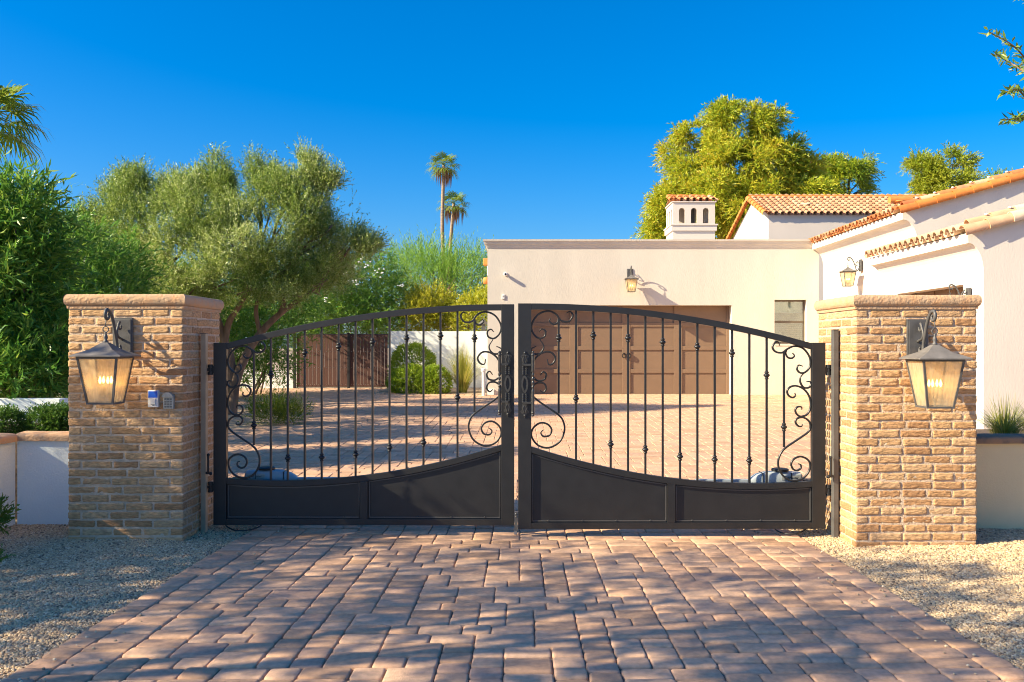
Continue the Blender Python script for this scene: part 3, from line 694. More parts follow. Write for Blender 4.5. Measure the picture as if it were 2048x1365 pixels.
# gate openers on the inner side of the leaves
def operator(label, loc, mir):
    root = thing('gate_opener', label, 'gate opener', loc, 0, 'gate openers behind the leaves'); s = -1 if mir else 1
    b = MB(); st = []                                   # lofted housing, tapering towards the arm
    for x, h0, h1, w in ((-.30, -.02, .072, .045), (-.285, -.05, .092, .06), (-.12, -.055, .100, .065), (.0, -.055, .097, .064), (.08, -.05, .076, .056), (.135, -.035, .045, .042), (.15, -.02, .025, .03)):
        n = 16
        for k in range(n):
            a = 2 * math.pi * k / n; c, q = math.cos(a), math.sin(a)
            st.append((s * x, w * math.copysign(abs(c) ** .5, c), (h0 + h1) / 2 + (h1 - h0) / 2 * math.copysign(abs(q) ** .5, q)))
    fs = [(i * 16 + k, i * 16 + (k + 1) % 16, i * 16 + 16 + (k + 1) % 16, i * 16 + 16 + k) for i in range(6) for k in range(16)] + [tuple(range(16)), tuple(range(96, 112))]
    b.add(st, fs); hs_ = b.build('housing', 'operator', root, smooth=True, angle=45)
    b = MB()
    for xx in (-.20, .04):
        b = MB(); b.box(s * xx - .003, s * xx + .003, -.0672, .0672, -.03, .088); b.build('seam', 'black_plastic', hs_)
    b = MB(); b.box(min(-s * .28, -s * .12), max(-s * .28, -s * .12), -.0662, -.060, .028, .066); b.build('name_plate', 'silver', hs_)
    b = MB(); b.lathe([(.055, .095), (.072, .101), (.073, .114), (.062, .121), (.02, .123)], (-s * .12, 0, 0), 24); b.build('release_knob', 'black_plastic', root, smooth=True, angle=45)
    b = MB(); b.box(min(s * .14, s * .60), max(s * .14, s * .60), -.026, .026, -.022, .030); b.build('arm', 'operator', root, bevel=.006)
    b = MB(); b.box(min(s * .56, s * .62), max(s * .56, s * .62), -.20, -.02, -.03, .02); b.build('arm_bracket', 'iron', root)
    b = MB(); b.box(min(-s * .42, -s * .28), max(-s * .42, -s * .28), -.04, .04, -.03, .03); b.build('rear_bracket', 'iron', root)
    cu = bpy.data.curves.new('lettering', 'FONT'); cu.body = "LiftMaster"; cu.size = .027; cu.extrude = .0006; cu.align_x = 'CENTER'; cu.shear = .25
    to = bpy.data.objects.new('lettering_outline', cu); tm = bpy.data.meshes.new_from_object(to); bpy.data.objects.remove(to)
    tm.materials.clear(); tm.materials.append(M['black_plastic']); t = bpy.data.objects.new('lettering', tm); COL.objects.link(t); t.parent = hs_
    t.location = (-s * .20, -.0668, .040); t.rotation_euler = (R(90), 0, 0)
    return root
operator('blue grey gate opener with a black knob behind the shaded gate leaf', (-2.07, 8.0, .395), False)
operator('grey gate opener with a black knob behind the sunlit gate leaf', (2.08, 7.83, .405), True)
def cable(label, pts, r=.006):
    b = MB(); b.tube(smooth_path(pts, 6), r, 6); tag(b.build('cable', 'black_plastic', smooth=True), label, 'cable', 'loose cables on the ground under the gate')
cable('black cable looped on the gravel under the shaded gate leaf', [(-2.55, 7.95, .05), (-2.45, 7.75, .045), (-2.36, 7.68, .03), (-2.28, 7.74, .02), (-2.21, 7.85, .03), (-2.17, 7.98, .10)])
cable('black cable drooping under the sunlit gate leaf', [(2.10, 7.85, .10), (2.13, 7.68, .03), (2.2, 7.58, .02), (2.29, 7.58, .03), (2.37, 7.68, .04), (2.46, 7.8, .05)])

# intercom and keypad on the pillar
def intercom():
    c = P(307.5, 798, 7.335); r = thing('intercom', 'small white intercom with a blue top on the shaded brick pillar', 'intercom', (c.x, 7.340, c.z))
    b = MB(); b.box(-.041, .041, -.022, .03, -.067, .067); b.build('casing', 'white_plastic', r, bevel=.004)
    b = MB(); b.box(-.036, .036, -.0255, -.0215, .010, .060); b.build('blue_panel', 'blue_plastic', r)
    b = MB(); b.box(-.022, .022, -.031, -.0215, -.044, .002); b.build('call_button', 'white_plastic', r, bevel=.003)
    b = MB(); b.ball((0, -.022, -.052), .004, 8); b.build('screw', 'lens', r)
    c = P(338, 802, 7.335); r = thing('keypad', 'silver number keypad with a hood on the shaded brick pillar', 'keypad', (c.x, 7.340, c.z))
    b = MB(); b.box(-.041, .041, -.024, .03, -.066, .045); b.build('casing', 'silver', r, bevel=.005)
    b = MB(); n = 10
    arc = [(-.045 + .09 * i / n, .030 + .038 * math.sin(math.pi * i / n) ** .6) for i in range(n + 1)]
    b.slab(arc, [], lambda a, c_, d: (a, d, c_), -.045, -.002); b.build('hood', 'silver', r)
    for i in range(3):
        for j in range(4):
            k = MB(); x = -.021 + .021 * i; z = .014 - .020 * j
            k.box(x - .008, x + .008, -.0285, -.0235, z - .0065, z + .0065); k.build('key', 'silver_dark', r, bevel=.0015)
intercom()

# ------------------------------------------------------------------ low walls
def cap_wall(name, label, x0, y0, x1, y1, h, th, capm, group=None, wallm='stucco_sky_tint', side=1, base=-.05):
    d = Vector((x1 - x0, y1 - y0, 0)); L = d.length; a = math.atan2(d.y, d.x)
    r = thing(name, label, 'wall', (x0, y0, 0), a, group)
    b = MB(); b.box(0, L, 0, th, base, h - .07); b.build('wall_body', wallm, r)
    b = MB(); k = 20; n = 10
    sec = [(-.03, -.035), (th + .03, -.035)] + [(th / 2 + (th / 2 + .035) * math.cos(R(t)), .0 + .035 * math.sin(R(t)) ** .6) for t in range(0, 181, 18)]
    vs = []; fs = []
    for i in range(k + 1):
        x = L * i / k
        for u, w in sec: vs.append((x, u + .004 * noise.noise(Vector((x * 4, w * 9, u))), h - .035 + w + .004 * noise.noise(Vector((x * 5, u * 9, 2)))))
    m = len(sec)
    for i in range(k):
        for j in range(m): fs.append((i * m + j, i * m + (j + 1) % m, (i + 1) * m + (j + 1) % m, (i + 1) * m + j))
    fs += [tuple(range(m)), tuple(range(k * m, k * m + m))]
    b.add(vs, fs); b.build('coping', capm, r, smooth=True, angle=50); return r
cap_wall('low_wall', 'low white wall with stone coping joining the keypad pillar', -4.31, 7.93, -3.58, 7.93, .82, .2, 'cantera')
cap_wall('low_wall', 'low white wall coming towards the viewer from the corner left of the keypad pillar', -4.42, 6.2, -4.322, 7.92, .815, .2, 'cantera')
cap_wall('low_wall', 'low cream wall with dark stained coping joining the pillar without a keypad', 3.53, 7.76, 6.6, 7.76, .815, .2, 'cantera_dark', wallm='cream_bounce')
b = MB(); b.box(-9.5, -5.08, 10.2, 10.4, -.05, .98); tag(b.build('garden_wall', 'stucco_sky_tint'), 'white garden wall under the hanging leaves of the tall oleander', 'wall')
b = MB(); b.box(-9.5, -3.6, 8.14, 10.19, -.05, .72); tag(b.build('planter_soil', 'mulch'), kind='structure')
b = MB(); b.box(3.55, 6.6, 8.10, 9.6, -.05, .70); tag(b.build('planter_soil', 'mulch'), kind='structure')

# ------------------------------------------------------------------ garage with parapet
GD = 25.7; g0 = gz(GD)
fm = lambda u, w, d: (u, GD + d, w)
gar = thing('garage_building', 'cream flat roofed garage block with a moulded parapet and wide tan door', 'building', (0, 0, 0))
zt = P(0, 480, GD).z
def rect(a, b_, c, d): return [(a, c), (b_, c), (b_, d), (a, d)]
dx0, dx1, dz1 = .06, 5.88, P(0, 611, GD).z
wx0, wx1, wz0, wz1 = P(1549, 0, GD).x, P(1613, 0, GD).x, P(0, 688, GD).z, P(0, 600, GD).z
b = MB()
outer = [(-.903, g0 - .15), (dx0, g0 - .15), (dx0, dz1), (dx1, dz1), (dx1, g0 - .15), (8.30, g0 - .15), (8.30, zt - .05), (-.903, zt - .05)]
b.slab(outer, [rect(wx0, wx1, wz0, wz1)], fm, 0, .36)
b.box(-.903, -.55, GD + .36, 33, g0 - .15, zt - .05)
b.build('wall', 'stucco_cream', gar)
b = MB(); b.box(-.55, 8.2, GD + .36, 33, zt - .5, zt - .3); b.build('flat_roof', 'stucco_pink', gar)
prof = [(0.0, -.235), (.012, -.235), (.012, -.215), (.030, -.195), (.040, -.16), (.062, -.125), (.075, -.12), (.082, -.085), (.102, -.05), (.118, -.045), (.125, 0), (-.36, 0)]
b = MB(); vs = []
for xe, mit in ((8.30, 0), (-.903, 1)):
    for o, z in prof: vs.append((xe - (o if mit else 0), GD - o, zt + z))
for o, z in prof: vs.append((-.903 - o, 33, zt + z))
n = len(prof); b.add(vs, [(i * n + j, i * n + j + 1, (i + 1) * n + j + 1, (i + 1) * n + j) for i in range(2) for j in range(n - 1)])
b.build('cornice', 'stucco_cream', gar, fixn=True)
# garage door
b = MB(); DY = GD + .30; dz0 = gz(GD) + .0
b.box(dx0, dx1, DY + .02, DY + .06, dz0, dz1)
dr = b.build('garage_door', 'door', gar)
cols = [P(x, 0, DY).x for x in (1043, 1147.5, 1252.5, 1356, 1461)]; rows = [P(0, y, DY).z for y in (791, 742.5, 696.5, 650, 606)]
b = MB()
for c in cols: b.box(max(dx0, c - .115), min(dx1, c + .115), DY - .012, DY + .02, dz0, dz1)
b.build('door_stile', 'door', dr, bevel=.004)
b = MB()
for r_ in rows: 
    for a, c in zip(cols[:-1], cols[1:]): b.box(max(dx0, a + .115), min(dx1, c - .115), DY - .008, DY + .02, max(dz0, r_ - .055), min(dz1, r_ + .055))
b.build('door_rail', 'door', dr, bevel=.004)
b = MB(); hx, hz = cols[2], P(0, 712, DY).z
for s in (-1, 1): b.tube([(hx + s * .07 + .05 * math.cos(R(a)), DY - .05, hz + .06 * math.sin(R(a))) for a in range(0, 361, 30)], .012, 6); b.box(hx + s * .07 - .02, hx + s * .07 + .02, DY - .05, DY - .01, hz + .04, hz + .08)
b.build('door_handle', 'iron', dr)
# window
b = MB(); fy = GD + .17; w = .045
b.box(wx0, wx1, fy, fy + .05, wz0, wz0 + w); b.box(wx0, wx1, fy, fy + .05, wz1 - w, wz1); b.box(wx0, wx0 + w, fy, fy + .05, wz0 + w, wz1 - w); b.box(wx1 - w, wx1, fy, fy + .05, wz0 + w, wz1 - w)
zm = (wz0 + wz1) / 2; b.box(wx0 + w, wx1 - w, fy - .01, fy + .05, zm - .03, zm + .03)
wf = b.build('window', 'win_frame', gar)
b = MB(); b.box(wx0 + w, wx1 - w, fy + .02, fy + .026, wz0 + w, wz1 - w); b.build('pane', 'win_glass', wf)
b = MB(); zb_ = wz1 - .36
for i in range(16): b.box(wx0 + .05, wx1 - .05, fy + .07 + .0, fy + .10, zb_ - .055 * i - .045, zb_ - .055 * i)
b.build('reflection_slats', 'reflection_slats', wf)  # slats added behind the glass to stand for the brown reflection
b = MB(); b.box(wx0 + .02, wx1 - .02, fy + .12, fy + .14, zb_ - .02, wz1); b.build('reflection_strip', 'reflection_pale', wf)  # pale strip added to stand for the bright top of the reflection
b = MB(); b.box(wx0 + .02, wx1 - .02, fy + .15, fy + .17, wz0, wz1); b.build('dark_backing', 'dark_post', wf)  # black sheet standing in for the darkness of the room
b = MB(); b.box(wx0 - .0, wx1 + .0, GD - .02, GD + .16, wz0 - .05, wz0 - .001); b.build('sill', 'stucco_cream', wf)
# beam end and clay spout on the far side wall
b = MB(); b.box(-1.08, -.90, 27.0, 27.35, P(0, 531, 27).z, P(0, 517, 27).z); b.build('beam_end', 'tile_orange', gar, bevel=.02)
b = MB(); b.lathe([(.06, 0), (.10, .03), (.10, .17), (.075, .2)], (-.99, 27.2, P(0, 568, 27).z), 12); b.build('clay_spout', 'tile_orange', gar, smooth=True)
b = MB(); b.box(-.96, -.86, 26.95, 27.4, P(0, 552, 27).z, P(0, 532, 27).z); b.build('spout_block', 'stucco_white', gar, bevel=.02)
b = MB(); b.box(-.93, -.72, GD - .045, GD - .001, g0 - .05, g0 + .16); b.build('plinth', 'stucco_white', gar, bevel=.01)
# camera and sensor on the wall
c = P(1011, 549, GD); r = thing('security_camera', 'small white security camera high on the garage wall', 'camera', (c.x, GD, c.z))
b = MB(); b.lathe([(.055, 0), (.055, -.02), (.03, -.03), (.03, -.05)], (0, 0, 0), 16, 'y'); b.build('mount', 'white_plastic', r, smooth=True, angle=40)
b = MB(); b.lathe([(.03, -.04), (.045, -.05), (.047, -.16), (.040, -.17)], (0, 0, -.01), 16, 'y'); b.build('camera_body', 'white_plastic', r, smooth=True, angle=40)
b = MB(); b.lathe([(.027, -.165), (.027, -.175), (.02, -.177)], (0, 0, -.01), 14, 'y'); b.build('lens', 'lens', r, smooth=True)
c = P(1006.5, 594, GD); r = thing('doorbell_box', 'tiny white sensor box on the garage wall below the camera', 'sensor', (c.x, GD, c.z))
b = MB(); b.box(-.04, .04, -.03, 0, -.065, .065); b.build('casing', 'white_plastic', r, bevel=.008)
b = MB(); b.box(-.02, .02, -.034, -.029, -.01, .03); b.build('sensor_window', 'silver', r)
# drain pipe in front of the corner
c = P(967, 0, 25.3); r = thing('vent_pipe', 'short white capped pipe standing at the garage corner by the grass tuft', 'pipe', (c.x, 25.3, gz(25.3)))
b = MB(); b.lathe([(.045, -.05), (.045, .68)], (0, 0, 0), 12); b.build('pipe', 'stucco_white', r, smooth=True, angle=40)
b = MB(); b.lathe([(.06, .66), (.07, .68), (.06, .74), (.02, .76)], (0, 0, 0), 12); b.build('cap', 'stucco_white', r, smooth=True, angle=40)
b = MB(); b.lathe([(.014, 0), (.014, .62)], (.09, .02, 0), 8); b.build('side_pipe', 'stucco_white', r, smooth=True)

# ------------------------------------------------------------------ clay tile roofs
def barrel(b, p0, p1, up, r0, r1, conc=False, n=7, th=.014):
    p0, p1, up = Vector(p0), Vector(p1), Vector(up).normalized(); t = (p1 - p0).normalized(); x = t.cross(up).normalized(); up = x.cross(t)
    s = -1 if conc else 1; vs = []
    for p, r_ in ((p0, r0), (p1, r1)):
        for rr_ in (r_, r_ - th):
            for k in range(n):
                a = math.pi * k / (n - 1); vs.append(p + x * (rr_ * math.cos(a)) + up * (s * rr_ * math.sin(a)))
    fs = []
    for k in range(n - 1):
        fs += [(k, k + 1, 2 * n + k + 1, 2 * n + k), (n + k, 3 * n + k, 3 * n + k + 1, n + k + 1), (k, n + k, n + k + 1, k + 1), (2 * n + k, 2 * n + k + 1, 3 * n + k + 1, 3 * n + k)]
    b.cur = random.random(); b.add(vs, fs)
def tile_roof(parent, E, u, s, W_, L, m, sp=.235, course=.36, pan=True):
    E, u, s = Vector(E), Vector(u).normalized(), Vector(s).normalized(); n = u.cross(s).normalized()
    if n.z < 0: n = -n
    b = MB(); nc = max(1, int(round(W_ / sp))); sp = W_ / nc; nr = max(1, int(math.ceil(L / course)))
    for i in range(nc):
        for j in range(nr):
            jit = random.uniform(-.012, .012)
            a = E + u * (sp * (i + .5)) + s * (j * course + jit) + n * .035; e = a + s * (course + .05)
            barrel(b, a + n * .018, e - n * .004, n, sp * .36, sp * .30)
            if pan and (j < 2 or nr < 12):
                a2 = E + u * (sp * (i + 1.0)) + s * (j * course + .02 + jit) + n * .05; e2 = a2 + s * (course + .05)
                barrel(b, a2 + n * .012, e2 - n * .01, n, sp * .34, sp * .28, True)
    o = b.build('tile_roof', m, parent, smooth=True, angle=45, fixn=False); return o
def rake_row(parent, p0, p1, up, r, m, seg=.40, name='rake_tiles', cols=None):
    p0, p1 = Vector(p0), Vector(p1); d = p1 - p0; n = int(d.length / seg); d.normalize(); b = MB(); up = Vector(up)
    for i in range(n + 1):
        a = p0 + d * (i * seg); barrel(b, a, a + d * (seg + .06) - up * .012, up, r, r * .84, n=9)
        if cols: 
            for q in range(len(b.t) - 36, len(b.t)): b.t[q] = cols[i % len(cols)]
    return b.build(name, m, parent, smooth=True, angle=45, fixn=False)
def wing(label, xe, xw, ze, yf, yb, run, pitch, wallm, m_rake, m_eave, rcols, opening=None):
    r = thing('house_wing', label, 'building', (0, 0, 0))
    xr = xe + run; zr = ze + run * pitch
    cove = [(xw + (xe + .05 - xw) * (1 - math.cos(R(t))), ze - .62 + .48 * math.sin(R(t))) for t in range(0, 91, 10)]
    left = [(xw, -.1)] + cove + [(xe + .05, ze + .02)]
    body = MB()
    def section(prof, ya, yb_, caps):
        body.slab(prof, [], lambda u, w, d: (u, d, w), ya, yb_) if caps else body.slab(prof, [], lambda u, w, d: (u, d, w), ya, yb_)
    full = left + [(xr, zr - .05), (xr + run, ze), (xr + run, -.1)]
    if opening:
        y0, y1, zo, rec = opening
        section(full, yf, y0, True); section(full, y1, yb, True)
        nb = [(xw + rec, -.1), (xw + rec, zo), (xw, zo)] + cove + [(xe + .05, ze + .02), (xr, zr - .05), (xr + run, ze), (xr + run, -.1)]
        section(nb, y0, y1, False)
    else: section(full, yf, yb, True)
    body.build('wall', wallm, r)
    sl_ = Vector((1, 0, pitch)).normalized(); up = Vector((-pitch, 0, 1)).normalized()
    tile_roof(r, (xe - .04, yf + .12, ze + .03), (0, 1, 0), sl_, yb - yf - .12, run, m_eave)
    rake_row(r, Vector((xe - .05, yf - .02, ze + .03)), Vector((xr, yf - .02, zr)), (-pitch * .6, -.55, .8), .115, m_rake, cols=rcols)
    rake_row(r, Vector((xe + .1, yf + .14, ze + .16)), Vector((xr, yf + .14, zr + .10)), up, .10, m_eave if rcols is None else m_rake, cols=rcols)
    mb = MB(); d = sl_
    for i in range(1, int(run / .4)):
        p = Vector((xe + .02, yf + .10, ze + .16)) + d * (i * .4); mb.ball(p + up * .062, .028, 6, (1.3, 1.6, .7))
    mb.build('mortar_dabs', 'stucco_white', r, smooth=True)
    return r
w1 = wing('tall white wing with orange rake tiles beside the garage', 8.06, 8.42, 4.40, 19.6, GD - .02, 4.2, .29, 'stucco_wing', 'tile_orange', 'tile', None)
w2 = wing('lower white wing in front with pale clay rake tiles and a side garage door', 7.12, 7.42, 3.36, 14.8, 18.95, 4.2, .29, 'stucco_wing', 'tile_pale', 'tile_pale', [.05, .75, .95, .8, .2, .1, .3, .5], (15.48, 18.2, 2.60, .30))
b = MB(); b.box(7.70, 7.74, 15.49, 18.19, gz(16), 2.59); dr2 = b.build('garage_door', 'door', w2)
b = MB()
for y in (15.6, 16.4, 17.25, 18.05): b.box(7.685, 7.70, y - .08, y + .08, gz(16), 2.59)
b.build('door_stile', 'door', dr2)
b = MB(); c = P(1905, 386, 21.5); b.lathe([(.09, -.3), (.09, .02), (.13, .03), (.13, .06), (.05, .09)], (c.x, 21.5, c.z), 12); b.build('roof_vent', 'tile_orange', w1, smooth=True, angle=40)

# main house behind the garage
HD = 34.0; hx = P(1537, 0, HD).x; hz = P(0, 430, HD).z
mh = thing('main_house', 'white house end with a clay tiled roof rising behind the garage', 'building', (0, 0, 0))
rd = 36.4; rz0 = P(0, 399, rd).z; bk = 41.0
b = MB(); b.slab([(HD, g0), (HD, hz), (rd, rz0 - .1), (bk, hz - .6), (bk, g0)], [], lambda u, w, d: (d, u, w), hx, hx + 10); b.build('wall', 'stucco_pink', mh)
s_ = Vector((0, rd - HD, rz0 - hz)); tile_roof(mh, (hx - .12, HD - .16, hz - .02), (1, 0, 0), s_, 9.5, s_.length + .16, 'tile_mid', sp=.24, course=.34)
rake_row(mh, (hx - .14, HD - .16, hz + .02), (hx - .14, rd, rz0 + .02), (-.5, -.2, .8), .12, 'tile_orange')
rake_row(mh, (hx - .14, bk, hz - .55), (hx - .14, rd + .2, rz0 - .05), (-.5, .2, .8), .12, 'tile_orange')
rake_row(mh, (hx - .14, rd, rz0 + .06), (hx + 9.6, rd, rz0 + .06), (0, 0, 1), .13, 'tile_orange', seg=.42, name='ridge_tiles')
for px, py, dd, k in ((1612, 420, 35.2, 0), (1797, 414, 35.2, 1)):
    c = P(px, py, dd); b = MB(); b.lathe([(.26, -.12), (.24, .06), (.12, .10), (.12, .16), (.24, .18), (.22, .22), (.06, .26)], (c.x, dd, c.z), 16)
    if k: b.tube([(c.x - .35, dd, c.z + .24), (c.x + .5, dd, c.z + .24)], .16, 14)
    b.build('roof_vent', 'tile_orange' if k else 'tile_pale', mh, smooth=True, angle=40)
# chimney
CD = 29.0; c0, c1 = P(1346, 0, CD).x, P(1430, 0, CD).x; cz0 = zt - .4; cz1 = P(0, 405, CD).z; zs = P(0, 450, CD).z
ch = thing('chimney', 'white square chimney with three arched openings and a small tiled top', 'chimney', ((c0 + c1) / 2, CD, 0))
hw = (c1 - c0) / 2
def arch(cx, w, za, zb): return [(cx - w, za), (cx + w, za)] + [(cx + w * math.cos(R(t)), zb - w + w * math.sin(R(t))) for t in range(0, 181, 20)]
ac = [P(x, 0, CD).x - (c0 + c1) / 2 for x in (1364, 1388, 1412)]; aw = .095
za, zb = P(0, 447, CD).z, P(0, 416, CD).z
b = MB()
for ya in (0, 2 * hw - .12): b.slab(rect(-hw, hw, zs, cz1), [arch(a, aw, za, zb) for a in ac], lambda u, w, d: (u, d, w), ya, ya + .12)
for s in (-1, 1):
    xa = -hw if s < 0 else hw - .12
    b.slab([(.12, zs), (2 * hw - .12, zs), (2 * hw - .12, cz1), (.12, cz1)], [arch(hw + a, aw, za, zb) for a in ac], lambda u, w, d: (d, u, w), xa, xa + .12)
b.box(-hw, hw, 0, 2 * hw, cz0, zs - .001)
b.box(-hw - .05, hw + .05, -.05, 2 * hw + .05, P(0, 462, CD).z, zs - .02); b.box(-hw - .08, hw + .08, -.08, 2 * hw + .08, zs - .02, zs + .02)
b.build('shaft', 'stucco_pink', ch)
b = MB(); b.box(-.12, .12, hw - .12, hw + .12, zs, cz1); b.build('flue', 'post_metal', ch)
b = MB(); b.box(-hw - .04, hw + .04, -.04, 2 * hw + .04, cz1 + .001, cz1 + .03); b.build('top_slab', 'stucco_pink', ch)
zt2 = cz1 + .03
for (E, u, s) in (((-hw - .04, -.05, zt2), (1, 0, 0), (0, 1, .30)), ((-hw - .04, 2 * hw + .05, zt2), (1, 0, 0), (0, -1, .30))):
    tile_roof(ch, E, u, s, 2 * hw + .08, hw + .06, 'tile', sp=.2, course=.38)
rake_row(ch, (-hw - .05, -.05, zt2 + .05), (-hw - .05, hw - .2, zt2 + .20), (-.5, 0, .8), .075, 'tile_orange', seg=.38)
rake_row(ch, (-hw - .06, hw, zt2 + .25), (hw - .3, hw, zt2 + .25), (0, 0, 1), .08, 'tile_orange', seg=.38, name='ridge_tiles')

# ------------------------------------------------------------------ far side of the yard: boundary wall, brown gate
BD = 28.9; zg = gz(BD)
b = MB(); b.box(P(778, 0, BD).x, -.915, BD, BD + .2, zg - .1, P(0, 663, BD).z); tag(b.build('yard_wall', 'stucco_white'), 'pale yard wall behind the clipped bushes and grass, right of the brown gate', 'wall')
b = MB(); b.box(-13, P(588, 0, BD).x, BD, BD + .25, zg - .1, P(0, 742, BD).z); tag(b.build('yard_wall', 'stucco_white'), 'low end of a pale wall beside the brown gate under the hedge', 'wall')
bgx0, bgx1 = P(590, 0, BD).x, P(777, 0, BD).x; bt = P(0, 668, BD).z; bm_ = P(698, 0, BD).x
for k, (xa, xb, lb) in enumerate(((bgx0 + .06, bm_ - .03, 'brown board gate leaf next to the hedge, in the yard beyond'), (bm_ + .03, bgx1 - .02, 'brown board gate leaf next to the pale yard wall'))):
    r = thing('board_gate', lb, 'gate', (xa, BD - .02, zg), 0, 'brown boarded yard gates')
    n = 13 if k == 0 else 11; w = (xb - xa) / n; b = MB()
    for i in range(n):
        b.box(i * w + .004, (i + 1) * w - .004, 0, .025 + .003 * (i % 2), .05, bt - zg - .03)
    b.build('boards', 'brown_gate', r, bevel=.003)
    b = MB(); b.box(0, xb - xa, .03, .06, .04, .10); b.box(0, xb - xa, .03, .06, bt - zg - .10, bt - zg); b.build('gate_rails', 'dark_post', r)
    b = MB()
    for i in range(n):
        for z in (.12, .65, 1.15, bt - zg - .09): b.ball(((i + .5) * w, -.002, z), .010, 6)
    b.build('bolts', 'steel', r)
for x, lb in ((bgx0, 'dark post at the hedge side of the brown yard gate'), (bm_, 'dark post where the two brown gate leaves meet')):
    b = MB(); b.box(x - .045, x + .03, BD - .06, BD + .05, zg - .1, bt + .02); b.box(x - .05, x + .035, BD - .065, BD + .055, bt + .02, bt + .03)
    tag(b.build('gate_post', 'dark_post', bevel=.004), lb, 'post')
c = P(966, 663, 28.6); r = thing('pier_light', 'small grey lamp on top of the pale yard wall at the garage corner', 'lamp', (c.x, 28.9 + .1, P(0, 663, BD).z))
b = MB(); b.box(-.09, .09, -.09, .09, 0, .05); b.box(-.06, .06, -.06, .06, .05, .22); b.build('lamp_body', 'post_metal', r)
b = MB(); b.lathe([(.17, .22), (.16, .24), (.03, .36), (.01, .40)], (0, 0, 0), 4); b.build('lamp_hood', 'post_metal', r)

# ------------------------------------------------------------------ plants
def unit(a): return a / np.maximum(np.linalg.norm(a, axis=1, keepdims=True), 1e-9)
def leaves(base, dirs, ln, wd, curl=0.15):
    """one four-cornered leaf per row, folded a little along its length"""
    n = len(base); r = unit(rng.normal(size=(n, 3))); side = unit(np.cross(dirs, r)); nor = unit(np.cross(side, dirs))
    ln = ln[:, None]; wd = wd[:, None]
    v0 = base; v1 = base + dirs * ln * .45 + side * wd * .5 + nor * ln * curl * .4; v2 = base + dirs * ln - nor * ln * curl * .5; v3 = base + dirs * ln * .45 - side * wd * .5 + nor * ln * curl * .4
    V = np.stack([v0, v1, v2, v3], 1).reshape(-1, 3); Q = np.arange(n * 4).reshape(n, 4); return V, Q
def noise3(p, s):
    return np.array([noise.noise(Vector(q) * s) for q in p])
def crown_mesh(name, parent, m, blobs, n_tw, per, leaf, width, twig, up=0.3, out=0.7, rnd=0.6, droop=0.0, gap=0.0, gs=.9, tintb=0.5, tints=0.25, shell=.55, spread=.8):
    """blobs: (centre, radii, weight). Twigs start in the blobs' outer part, leaves sit along them."""
    tot = sum(b[2] for b in blobs); Vs = []; Ts = []; tips = []
    for c, r_, w in blobs:
        n = int(n_tw * w / tot); d = unit(rng.normal(size=(n, 3))); rad = (shell ** 3 + (1 - shell ** 3) * rng.random(n)) ** (1 / 3)
        rad *= 1 + .16 * noise3(d * 1.0 + np.array(c), 1.7)
        p = np.array(c) + d * rad[:, None] * np.array(r_)
        if gap > 0:
            k = noise3(p, gs) > (gap - .5); p = p[k]; d = d[k]
        td = unit(d * out + rng.normal(size=d.shape) * rnd * .58 + np.array([0, 0, up]))
        n = len(p); tl = twig * rng.uniform(.5, 1.3, n)
        ct = np.clip(tintb + .6 * tints * noise3(p, .8) * 2, 0, 1)
        s = np.linspace(0.05, 1, per)
        pos = p[:, None, :] + td[:, None, :] * (tl[:, None] * s[None])[:, :, None]
        pos[:, :, 2] -= droop * (s[None] ** 2) * tl[:, None]
        dr = np.repeat(td[:, None, :], per, 1) + rng.normal(size=(n, per, 3)) * spread * .58
        dr[:, :, 2] -= droop * s[None] * .9
        pos = pos.reshape(-1, 3); dr = unit(dr.reshape(-1, 3))
        V, Q = leaves(pos, dr, leaf * rng.uniform(.6, 1.25, len(pos)), width * rng.uniform(.7, 1.3, len(pos)))
        Vs.append(V); t = np.clip(np.repeat(ct, per) + rng.normal(size=n * per) * tints, 0, 1); Ts.append(np.repeat(t, 4))
    V = np.concatenate(Vs); return npmesh(name, V, np.arange(len(V)).reshape(-1, 4), np.concatenate(Ts), m, parent)
def limb(b, p0, p1, r0, r1, wob=.15, n=7):
    p0, p1 = Vector(p0), Vector(p1); L = (p1 - p0).length; pts = []; o = random.uniform(0, 50)
    for i in range(n + 1):
        t = i / n; k = math.sin(math.pi * t) * wob * L
        pts.append(p0.lerp(p1, t) + Vector((noise.noise(Vector((t * 2, o, 0))), noise.noise(Vector((t * 2, o, 9))), noise.noise(Vector((t * 2, o, 5))) * .5)) * k)
    b.tube(pts, [r0 + (r1 - r0) * i / n for i in range(n + 1)], 8); return pts
def trunk_mesh(parent, base, forks, blobs, r0, m='bark', sub=4):
    b = MB(); base = Vector(base)
    for fk in forks:                                   # each fork: list of points, start radius
        pts, ra, rb = fk; pts = smooth_path(pts, 5); n = len(pts)
        b.tube(pts, [ra + (rb - ra) * i / (n - 1) for i in range(n)], 10)
    ends = [Vector(f[0][-1]) for f in forks]
    for c, r_, w in blobs:
        c = Vector(c); s = min(ends, key=lambda e: (e - c).length)
        q = limb(b, s, c, forks[0][2] * .8, .012 + forks[0][2] * .2)
        for _ in range(sub):
            d = Vector((random.gauss(0, 1), random.gauss(0, 1), random.gauss(.3, 1))).normalized()
            e = c + Vector((d.x * r_[0], d.y * r_[1], d.z * r_[2])) * .85
            limb(b, q[random.randint(2, 6)], e, .010 + forks[0][2] * .25, .006)
    return b.build('trunk', m, parent, smooth=True, fixn=False)
def blob(px, py, D, rx, ry, depth=None, w=None):
    """an ellipsoid given by its place in metres: centre seen at px, py from the camera at distance D, radii in pixels there"""
    c = P(px, py, D); a = rx / F * D; e = ry / F * D; d = depth or a
    return (tuple(c), (a, d, e), w or a * e)

